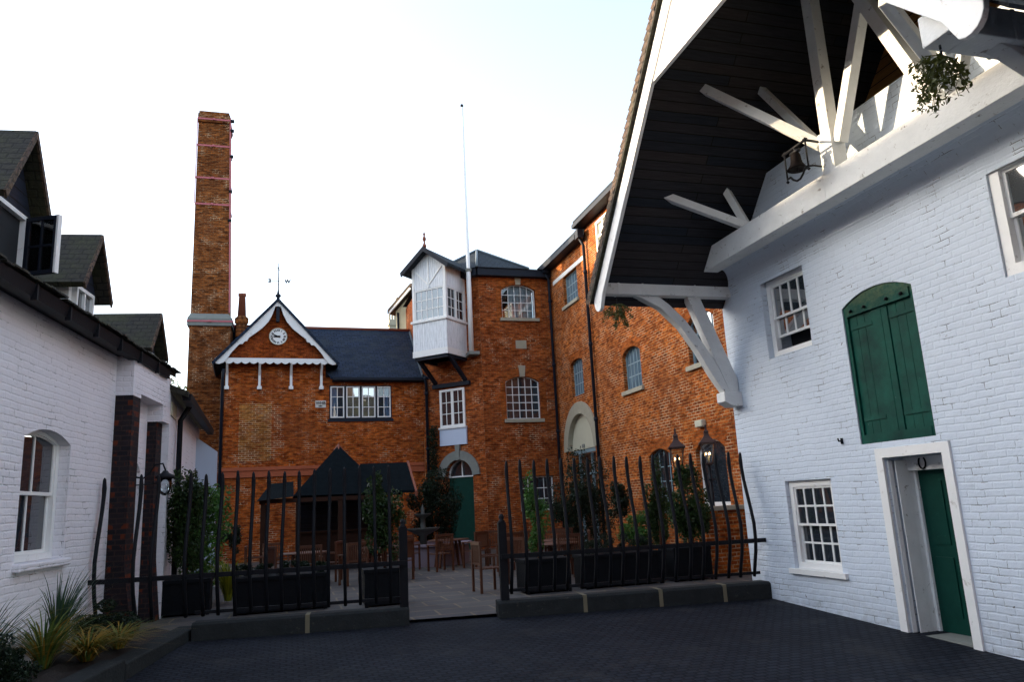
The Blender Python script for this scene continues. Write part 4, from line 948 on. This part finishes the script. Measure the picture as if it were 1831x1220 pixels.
# second cottage beyond
L2 = thing('white_cottage', 'farther white brick cottage with black drainpipe beyond the black brick pilasters', 'cottage', (-2.2, 17, -1.6))
F2 = Fr((-2.05, 14.58, 0), R(91.5))
obj('wall', MB().box(0, 6.2, 0, .3, -1.7, 2.25), WBRICK2, L2, F2)
obj('roof', MB().prism([(-.30, 2.25), (3.2, 3.75), (6.5, 2.2), (6.5, 2.12), (3.2, 3.65), (-.30, 2.15)], -.1, 6.3, 'x'), MOSSY, L2, F2)
obj('gutter', MB().prism([(-.33, 2.10), (-.2, 2.10), (-.18, 2.22), (-.35, 2.22)], 0, 6.2, 'x'), BLACKIRON, L2, F2)
obj('downpipe', MB().tube([(.95, -.25, 2.15), (.95, -.08, 1.85), (.95, -.08, -1.6)], .05, 8), BLACKIRON, L2, F2)
obj('eaves_panel', MB().box(.1, .85, -.02, 0, 1.85, 2.10), CREAM, L2, F2)
bw_ = tag(obj('garden_wall', MB().prism([(-2.6, -1.6), (-1.72, -1.6), (-1.72, 1.62), (-2.3, 2.05), (-2.6, 2.1)], 20.0, 20.3), BLUEW, None, F0), 'plain blue-grey rendered wall with sloping top beside the brick chimney base', 'wall')
mb = clump_crown((-4.6, 30.5, 4.6), (.9, .9, 1.1), 1400, .12, k=10); tr_ = thing('garden_tree', 'small yellow-green tree top showing between the cottage roof and tall chimney', 'tree', (-4.6, 30.5, -1.6))
obj('crown', mb, LEAFY, tr_, F0); obj('trunk', MB().tube([(-4.6, 30.5, -1.6), (-4.5, 30.5, 1.5), (-4.6, 30.5, 4.4)], [.14, .1, .04], 8), TEAK, tr_, F0)
# wall lamp on the pilaster
lm = thing('wall_lantern', 'glass bell wall lamp on a curled iron bracket fixed to the black pilaster', 'wall lamp', (-2.1, 12.7, .5))
b0_ = FLW.w(.80, -.26, .68); b0 = Vector((b0_.x+2.1, b0_.y-12.7, b0_.z-.5))
obj('bracket', MB().tube([b0, b0+Vector((.10, .02, -.02)), b0+Vector((.18, .04, .06)), b0+Vector((.25, .05, .18)), b0+Vector((.36, .06, .20)), b0+Vector((.40, .06, .10)), b0+Vector((.40, .06, .04))], .014, 6).tube([b0+Vector((0, 0, -.12)), b0+Vector((.3, .05, -.10))], .010, 6), BLACKIRON, lm)
q = b0+Vector((.40, .06, 0))
obj('cap', MB().lathe([(.0, .09), (.03, .09), (.06, .05), (.13, .02), (.15, -.02), (.14, -.03)], q, 16), BLACKIRON, lm)
obj('glass_bell', MB().lathe([(.10, -.03), (.10, -.16), (.07, -.25), (.02, -.29)], q, 16), CLEAR, lm)

# ================================================================== RAILINGS
def railing(label, us, u0, u1, post_u, rail_ext):
    t = thing('iron_railing', label, 'railing', FP((u0+u1)/2, 0, -1.4), fk.rot, 'black iron railings')
    fr = Fr((-2.6, 12.15, 0), 0)
    def B(name, mb, m): 
        o = obj(name, mb, m, t); return o
    base = t.location
    inv = lambda v: Matrix.Rotation(-fk.rot, 3, 'Z') @ (v-base)
    for u in us:
        j = random.uniform(-.012, .012); zt = .66+random.uniform(-.02, .02)
        prof = [(-1.32, .0), (-1.15, .06), (-.95, .14), (-.76, .19), (-.5, .20), (-.25, .15), (0, .08), (.2, .03), (.4, .0), (.5, -.005), (zt-.03, .01), (zt, .015)]
        rad = [.027]*8+[.028, .032, .022, .007]
        B('bar', MB().tube([inv(FP(u+j*z_, d_, z_)) for z_, d_ in prof], rad, 6), BLACKIRON)
    B('rail', MB().beam(inv(FP(u0, .17, -.765)), inv(FP(u1, .17, -.765)), .03, .065), BLACKIRON)
    B('rail', MB().beam(inv(FP(max(u0, 1.36), .02, -1.27)), inv(FP(u1 if u1 < 9.9 else 9.9, .02, -1.27)), .025, .045), BLACKIRON)
    for pu in post_u:
        B('post', MB().beam(inv(FP(pu, .05, -1.40)), inv(FP(pu, .05, -.27)), .12, .12, (1, 0, 0)).lathe([(.05, 0), (.055, .03), (.03, .05), (.045, .09), (.03, .13), (0, .14)], inv(FP(pu, .05, -.28)), 12), BLACKIRON)
    return t
us1 = [.08, .57, .80, 1.24]+[1.455+i*.2175 for i in range(13)]
railing('left run of black iron railings between the white cottage and the gateway', us1, -.05, 4.30, [4.26], 0)
railing('right run of black iron railings between the gateway and the white building', [5.87+i*.218 for i in range(19)], 5.70, 9.98, [5.75], 0)

# ================================================================== COURTYARD
def planter(x0, x1, y, zt, label, crown=None, low=None):
    t = thing('planter', label, 'planter', ((x0+x1)/2, y+.3, -1.59), 0, 'black planters behind the railings')
    L = (x1-x0)/2; h = zt+1.59
    b_ = MB().box(-L, L, -.3, .3, 0.03, h); 
    for x in (-L-.01, L-.05): b_.box(x, x+.06, -.315, -.3, 0, h+.01); 
    b_.box(-L-.02, L+.02, -.32, -.29, h-.06, h+.005); b_.box(-L-.02, L+.02, .29, .32, h-.06, h+.005); b_.box(-L-.02, -L+.01, -.29, .29, h-.06, h+.005); b_.box(L-.01, L+.02, -.29, .29, h-.06, h+.005)
    bevel(obj('box', b_, PLANTER, t), .006)
    return t
def tree(name, label, cat, loc, r, zc, n, size, m, trunk=True, group=None, k=16, **kw):
    t = thing(name, label, cat, loc, 0, group); n = int(n*2.6); size *= .72
    obj('crown' if trunk else 'foliage', clump_crown((0, 0, zc), r, n, size, k=k, **kw), m, t)
    if trunk: obj('trunk', MB().tube([(0, 0, 0), (.01, 0, zc*.5), (0, 0, zc+r[2]*.5)], [.03, .025, .012], 6), TEAK, t)
    return t
planter(-2.1, -1.3, 14.6, -1.0, 'black planter at far left behind the railings, under the tall bay bush')
planter(-.86, .64, 14.0, -1.0, 'long black planter behind the left railings with low dark plants')
planter(1.25, 1.95, 13.6, -.98, 'square black planter at the gateway holding a tall leafy bay')
planter(4.06, 4.9, 13.5, -1.0, 'black planter just right of the gateway holding a slim bay')
planter(5.2, 6.72, 13.5, -1.0, 'long black planter behind the right railings with clipped box balls')
planter(6.98, 7.75, 13.45, -.98, 'black planter below the lamp posts holding the widest bay bush')
G = 'bay bushes growing in planters'
tree('bay_bush', 'tall dark bay bush by the left cottage behind the railings', 'bush', (-1.72, 14.9, -1.0), (.42, .38, .95), .95, 3000, .085, LEAF, group=G, k=26)
tree('bay_bush', 'tall loose bay bush standing in the planter left of the gateway', 'bush', (1.62, 13.9, -.98), (.33, .30, .80), .85, 2300, .085, LEAF, group=G, k=22)
tree('bay_bush', 'slim light-leaved bay bush right of the gateway', 'bush', (4.42, 13.8, -1.0), (.24, .24, .76), .75, 1300, .075, LEAFL, group=G, k=18)
tree('bay_bush', 'wide tall bay bush in front of the right-hand lamp post', 'bush', (7.55, 13.75, -.98), (.48, .35, .90), .85, 3200, .085, LEAF, group=G, k=26)
tree('bay_bush', 'narrow bay bush standing against the arched ground-floor window', 'bush', (8.0, 16.0, -1.59), (.30, .30, 1.10), 1.35, 2000, .09, LEAF, group=G, k=20)
tree('bay_bush', 'round-headed dark bush between archway and arched ground-floor window', 'bush', (8.1, 18.3, -1.59), (.36, .36, .5), 1.6, 1100, .09, LEAFD, group=G)
H_ = 'dark shrubs in the courtyard'
tree('dark_shrub', 'big dark shrub growing in front of the stone archway', 'shrub', (7.9, 20.6, -1.59), (.85, .6, 1.35), 1.35, 4500, .10, LEAFD, group=H_, k=26)
tree('dark_shrub', 'large dark climbing shrub left of the green arched door', 'shrub', (4.75, 25.6, -1.59), (.95, .5, 1.5), 1.45, 5200, .11, LEAFD, group=H_, k=30)
tree('dark_shrub', 'light green low shrub beside the white ground-floor window on the right', 'shrub', (7.75, 16.6, -1.59), (.55, .4, .5), .75, 1500, .08, LEAFL, group=H_)
tree('dark_shrub', 'dark round shrub against the brick wall left of the pavilion', 'shrub', (-1.75, 27.5, -1.59), (.35, .35, .55), 1.0, 1000, .09, LEAFD, group=H_)
for i, w_ in enumerate(('leftmost', 'second from left', 'third from left', 'rightmost')): tree('box_ball', 'clipped box ball in the long right planter, ' + w_ + ' of the four', 'box ball', (5.42+i*.37, 13.8, -1.02), (.19, .19, .18), .16, 700, .04, LEAFD, False, 'clipped box balls in the long right planter', k=8, shell=.7)
for i, w_ in enumerate(('leftmost', 'second from left', 'middle one', 'fourth from left', 'rightmost')): tree('low_plant', 'low dark plant in the long left planter, ' + w_ + ' of five', 'plant', (-.7+i*.3, 14.3, -1.02), (.18, .2, .13), .12, 350, .06, LEAFD, False, 'low dark plants in the long left planter', k=6)
hd_ = MB()
for i in range(26): leaves(hd_, (random.uniform(-2.0, -1.25), random.uniform(16.6, 17.4), random.uniform(-1.3, .45)), (.3, .3, .32), 170, .09)
tag(obj('hedge', hd_, LEAFL), 'bright green hedge against the blue-grey wall on the left', 'hedge')
yb = MB(); blades(yb, (-1.1, 16.2, -1.55), 160, 1.0, .4, .03, .5); tag(obj('grass_clump', yb, LEAFY), 'yellow-green grass clump at the foot of the green hedge', 'grass clump')
vn = MB()
for i in range(60):
    z = 1.2+i*.032; leaves(vn, (5.35+.08*math.sin(i*.9), 29.35, z), (.16, .08, .1), 22, .09)
tag(obj('climbing_vine', vn, LEAFD), 'thin dark vine climbing the brick beside the drainpipe', 'vine')
# chairs and tables
def make_chair():
    t = thing('garden_chair', 'slatted teak garden chair', 'chair', (0, 0, 0), 0, 'teak garden chairs in the courtyard')
    obj('seat', (lambda m_: ([m_.box(-.24, .24, -.22+i*.075, -.16+i*.075, .42, .44) for i in range(6)], m_)[1])(MB()), TEAK, t)
    bk_ = MB().box(-.26, -.21, .2, .24, .40, .86).box(.21, .26, .2, .24, .40, .86).box(-.26, .26, .195, .245, .86, .92).box(-.21, .21, .205, .235, .50, .54)
    for i in range(9): x = -.18+i*.045; bk_.box(x-.01, x+.01, .21, .23, .54, .86)
    obj('backrest', bk_, TEAK, t)
    for x in (-.24, .24):
        for y in (-.21, .22): obj('leg', MB().box(x-.022, x+.022, y-.022, y+.022, 0, .42 if y > 0 else .64), TEAK, t)
        obj('armrest', MB().box(x-.035, x+.035, -.25, .2, .64, .665), TEAK, t)
    return t
spots = [(2.5, 20.3, 185, 'teak chair left of the chair at the left end of the basin'), (1.4, 18.0, 200, 'teak chair seen through the railings just behind the square planter'), (-.75, 19.6, 90, 'teak chair at the far left of the courtyard'), (5.15, 18.3, 200, 'teak chair in the middle distance right of the gateway'), (6.2, 18.0, 160, 'teak chair in front of the big dark shrub'),
         (3.75, 20.0, 200, 'teak chair nearest the fountain basin, back to the gateway'), (3.05, 20.9, 150, 'teak chair at the left end of the fountain basin'), (4.75, 20.3, 215, 'teak chair right of the one facing the fountain'),
         (.45, 18.0, 180, 'teak chair behind the left railings, nearest the square planter'), (-.2, 18.6, 120, 'teak chair left of the table behind the left railings'), (.95, 19.4, 250, 'teak chair behind the left table, below the pavilion eave'), (-.3, 20.6, 20, 'teak chair farthest left under the pavilion'),
         (3.62, 14.5, 95, 'teak chair standing alone right beside the gateway post'), (5.6, 15.6, 180, 'teak chair in front of the right-hand table'), (6.3, 16.6, 250, 'teak chair right of the right-hand table'), (4.9, 17.4, 60, 'teak chair behind the right-hand table'), (5.8, 19.0, 180, 'teak chair between right-hand table and big dark shrub'), (6.8, 19.2, 170, 'teak chair just left of the big dark shrub'),
         (1.9, 19.6, 175, 'teak chair directly behind the square gateway planter'), (2.45, 18.2, 230, 'teak chair between the square planter and the fountain basin'), (5.4, 20.6, 150, 'teak chair right of the fountain below the green arched door'), (4.6, 15.4, 120, 'teak chair behind the slim bay bush')]
ch0 = make_chair()
for i, (x, y, a_, lb_) in enumerate(spots):
    if i == 0: ch0.location = (x, y, -1.59); ch0.rotation_euler = (0, 0, R(a_)); ch0['label'] = lb_
    else: dup(ch0, (x, y, -1.59), R(a_), lb_)
def make_table():
    t = thing('garden_table', 'round teak table', 'table', (0, 0, 0), 0, 'teak garden tables')
    obj('tabletop', MB().lathe([(.55, .70), (.56, .715), (.55, .73)], (0, 0, 0), 28), TEAK, t)
    for x, y in ((-.3, -.3), (.3, -.3), (.3, .3), (-.3, .3)): obj('leg', MB().beam((x*1.1, y*1.1, 0), (x*.8, y*.8, .70), .05, .05), TEAK, t)
    return t
tb0 = make_table(); tb0.location = (.35, 18.9, -1.59); tb0['label'] = 'round teak table behind the left railings'
dup(tb0, (2.2, 19.3, -1.59), 0, 'round teak table straight behind the square gateway planter')
dup(tb0, (5.9, 17.3, -1.59), .4, 'round teak table between the right railings and the big dark shrub')
dup(tb0, (5.5, 15.9, -1.59), 0, 'round teak table behind the right railings')
dup(tb0, (4.2, 21.0+.1, -1.59), 0, 'round teak table beside the fountain basin')
# fountain
FN = thing('fountain', 'tiered stone fountain with a low lilac-grey basin in the courtyard', 'fountain', (3.95, 22.6, -1.59))
obj('basin', MB().lathe([(1.15, 0), (1.15, .52), (1.25, .54), (1.25, .60), (1.0, .60), (1.0, .45), (0, .45)], (0, 0, 0), 8, False), PINKSTONE, FN)
obj('bowl', MB().lathe([(.12, .45), (.10, .80), (.45, .98), (.50, 1.03), (.40, 1.02), (.08, .95), (.07, 1.3), (.24, 1.40), (.27, 1.44), (.05, 1.42), (.05, 1.6), (.03, 1.62), (0, 1.75)], (-.2, 0, 0), 20), DSTONE, FN)
# pavilion
PV = thing('garden_pavilion', 'dark slate-roofed timber pavilion in front of the clock building', 'pavilion', (1.4, 24, -1.59))
ap = (1.45, 24.3, 2.05); cs_ = [(.1, 22.6, .52), (2.75, 22.6, .50), (2.75, 26, .5), (.1, 26, .52)]
pr_ = MB()
for i in range(4): pr_.quad(cs_[i], cs_[(i+1) % 4], ap)
pr_.quad((-.85, 22.4, .42), (.12, 22.4, .50), (.12, 24.4, 1.0), (-.55, 24.4, .95)); pr_.quad((-.85, 22.4, .42), (-.55, 24.4, .95), (-.55, 25.5, .5))
obj('roof', pr_, SLATED, PV, F0)
obj('ridge_cap', MB().lathe([(.16, -.14), (.0, .06)], ap, 4, False), TERRA, PV, F0)
wr = MB().prism([(22.7, .55), (24.2, 1.45), (25.7, .55), (25.7, .48), (24.2, 1.36), (22.7, .48)], 2.1, 3.55, 'x'); obj('wing_roof', wr, SLATED, PV, F0)
obj('wing_verge', MB().prism([(22.6, .52), (24.2, 1.5), (25.8, .52), (25.8, .36), (24.2, 1.30), (22.6, .36)], 3.55, 3.61, 'x'), TERRA, PV, F0)
fs_ = MB().box(-.8, 2.7, 22.62, 22.70, .34, .46).box(-.8, -.72, 22.7, 25.8, .34, .46).box(2.62, 2.7, 22.7, 25.8, .34, .46)
obj('eaves_beam', fs_, DTIMBER, PV, F0)
for x, y in ((-.7, 22.68), (.25, 22.68), (1.4, 22.68), (2.55, 22.68), (-.7, 25.6), (2.55, 25.6)): obj('post', MB().box(x-.06, x+.06, y-.06, y+.06, -1.59, .36), DTIMBER, PV, F0)
obj('back_panel', MB().box(.2, 2.5, 25.5, 25.6, -1.59, .45), NAVYB, PV, F0)
obj('bar_counter', MB().box(.3, 2.4, 23.6, 23.9, -1.59, -.55).box(.2, 2.5, 23.5, 24.0, -.55, -.50), DTIMBER, PV, F0)
# low brick wall
lw = thing('low_brick_wall', 'low orange brick wall with grey stone coping behind the right railings', 'wall', (8.9, 14.1, -1.59))
obj('brickwork', MB().box(8.02, 10.0, 14.0, 14.3, -1.6, -.34), BRICK3, lw, F0); bevel(obj('coping', MB().box(7.97, 10.0, 13.94, 14.36, -.34, -.25), STONE, lw, F0), .01)
# lamp posts
def lamp_post(x, y, zl, label):
    t = thing('lamp_post', label, 'lamp post', (x, y, -1.59), 0, 'lit copper lanterns on posts')
    h = zl+1.59
    obj('post', MB().tube([(0, 0, 0), (0, 0, .5), (0, 0, .52), (0, 0, h)], [.07, .06, .035, .028], 10).tube([(-.22, 0, h-.32), (.22, 0, h-.32)], .012, 6).lathe([(.03, -.02), (.05, 0), (.03, .03)], (0, 0, h-.33), 10), BLACKIRON, t)
    L = obj('lantern', MB().lathe([(.20, .44), (.24, .43), (.245, .46), (.14, .54), (.08, .60), (.06, .66), (.075, .69), (.03, .74), (.02, .80), (.03, .82), (0, .86)], (0, 0, h), 4, False), COPPER, t)
    obj('lantern_base', MB().lathe([(.05, -.02), (.11, .0), (.11, .03), (.04, .03)], (0, 0, h), 4, False), COPPER, t)
    fr_ = MB()
    for k in range(4): a_ = k*math.pi/2; fr_.tube([(.105*math.cos(a_), .105*math.sin(a_), h+.02), (.195*math.cos(a_), .195*math.sin(a_), h+.45)], .010, 5)
    obj('lantern_frame', fr_, COPPER, L)
    obj('glass', MB().lathe([(.098, .03), (.188, .44)], (0, 0, h), 4, False), CLEAR, L)
    bl = MB()
    for k in range(3): a_ = k*2.1+.4; bl.lathe([(0, -.025), (.012, -.01), (.012, .01), (0, .03)], (.05*math.cos(a_), .05*math.sin(a_), h+.22), 8); 
    obj('bulb', bl, BULB, L)
    obj('candle_tube', MB().tube([(0, 0, h), (0, 0, h+.15)], .02, 6), CREAM, L)
    t.rotation_euler = (0, 0, R(20)); return t
lamp_post(7.70, 14.3, .52, 'copper lantern on a black post, left of the two, against the brick wall')
lamp_post(8.60, 14.6, .62, 'copper lantern on a black post, right of the two, nearest the white building')

# ================================================================== BUILDINGS OUT OF VIEW: one reflected in the windows, two added to block sun
def block(name, label, x0, x1, y0, y1, h, hr, ridge_x, m, wins):
    t = thing(name, label, 'building', ((x0+x1)/2, (y0+y1)/2, -2.4)); mb = MB().box(x0, x1, y0, y1, -2.6, h); 
    obj('walls', mb, m, t, F0)
    if ridge_x: xm = (x0+x1)/2; rf = MB().prism([(x0-.3, h-.1), (x1+.3, h-.1), (xm, hr)], y0-.2, y1+.2, 'y')
    else: ym = (y0+y1)/2; rf = MB().prism([(y0-.3, h-.1), (y1+.3, h-.1), (ym, hr)], x0-.2, x1+.2, 'x')
    obj('roof', rf, BROWNT, t, F0)
    for fr, us, zs in wins:
        for u in us:
            for z in zs: window(t, fr, u, u+1.1, z, z+1.4, -.06, 3, 4, fm=WPAINT, pm=GLASS)
    return t
block('brick_warehouse', 'tall brick warehouse across the yard behind the viewer', -16, 9, -17, -9, 8.5, 12.5, False, BRICK2, [(Fr((0, -9, 0), R(180)), [-7, -3, 1, 5, 9], [0, 3.6])])
block('sun_blocker_mill', 'added unseen brick block keeping low sun off the mill wall', -27, -20, 30, 52, 15.0, 17.0, True, BRICK2, [(Fr((-20, 0, 0), R(90)), [32, 37, 42], [0, 4])])  # added out of view; height set to shade the mill below its top storey
block('sun_blocker_white_wall', 'added unseen brick block behind the cottages, shading the right-hand white wall', -25, -19, -6, 28.6, 9.4, 11.95, True, BRICK, [(Fr((-19, 0, 0), R(90)), [4, 10, 16], [0])])  # unseen sun block, added; ridge height keeps sun off the wall below the beam

# ---- plants in the bed
def grass(x, y, mats, label, hs=.8, n=70, spread=.45, wid=.02, z=-1.5):
    t = thing('grass_clump', label, 'grass clump', (x, y, z), 0, 'grass clumps in the left planting bed')
    for m_, k, b_ in mats:
        mb = MB(); blades(mb, (0, 0, 0), int(n*k), hs, spread, wid, b_); obj('blades', mb, m_, t)
grass(-2.95, 9.1, [(BLADEG, 1, .35), (BLADEO, .25, .6)], 'spiky dark green grass clump at far left under the sash window', 1.0, 110, .70, .026)
grass(-2.72, 11.0, [(BLADEG, 1.3, .3), (BLADE, .5, .5)], 'tall upright grey-green grass clump against the white wall beside the railings', 1.15, 130, .55, .018)
grass(-2.55, 9.9, [(BLADE, 1, .6), (BLADEO, .5, .7)], 'arching green and straw-coloured clump in the middle of the bed', .85, 90, .60, .022)
grass(-2.18, 10.15, [(BLADEO, 1.2, .95), (BLADE, .6, .8)], 'low golden arching grass clump beside the bed kerb', .55, 130, .62, .018)
grass(-2.0, 10.9, [(BLADEO, 1, 1.0), (BLADE, .8, .8)], 'golden grass clump nearest the railings', .50, 100, .5, .016)
tree('round_shrub', 'dark round clipped shrub at the bottom left corner of the bed', 'shrub', (-2.72, 8.9, -1.5), (.34, .34, .26), .22, 2600, .05, LEAFD, False, 'round dark shrubs in the left bed', k=16, shell=.75)
tree('round_shrub', 'dark low shrub at the foot of the black pilaster', 'shrub', (-2.3, 11.6, -1.5), (.40, .34, .30), .22, 2600, .055, LEAFD, False, 'round dark shrubs in the left bed', k=16, shell=.7)
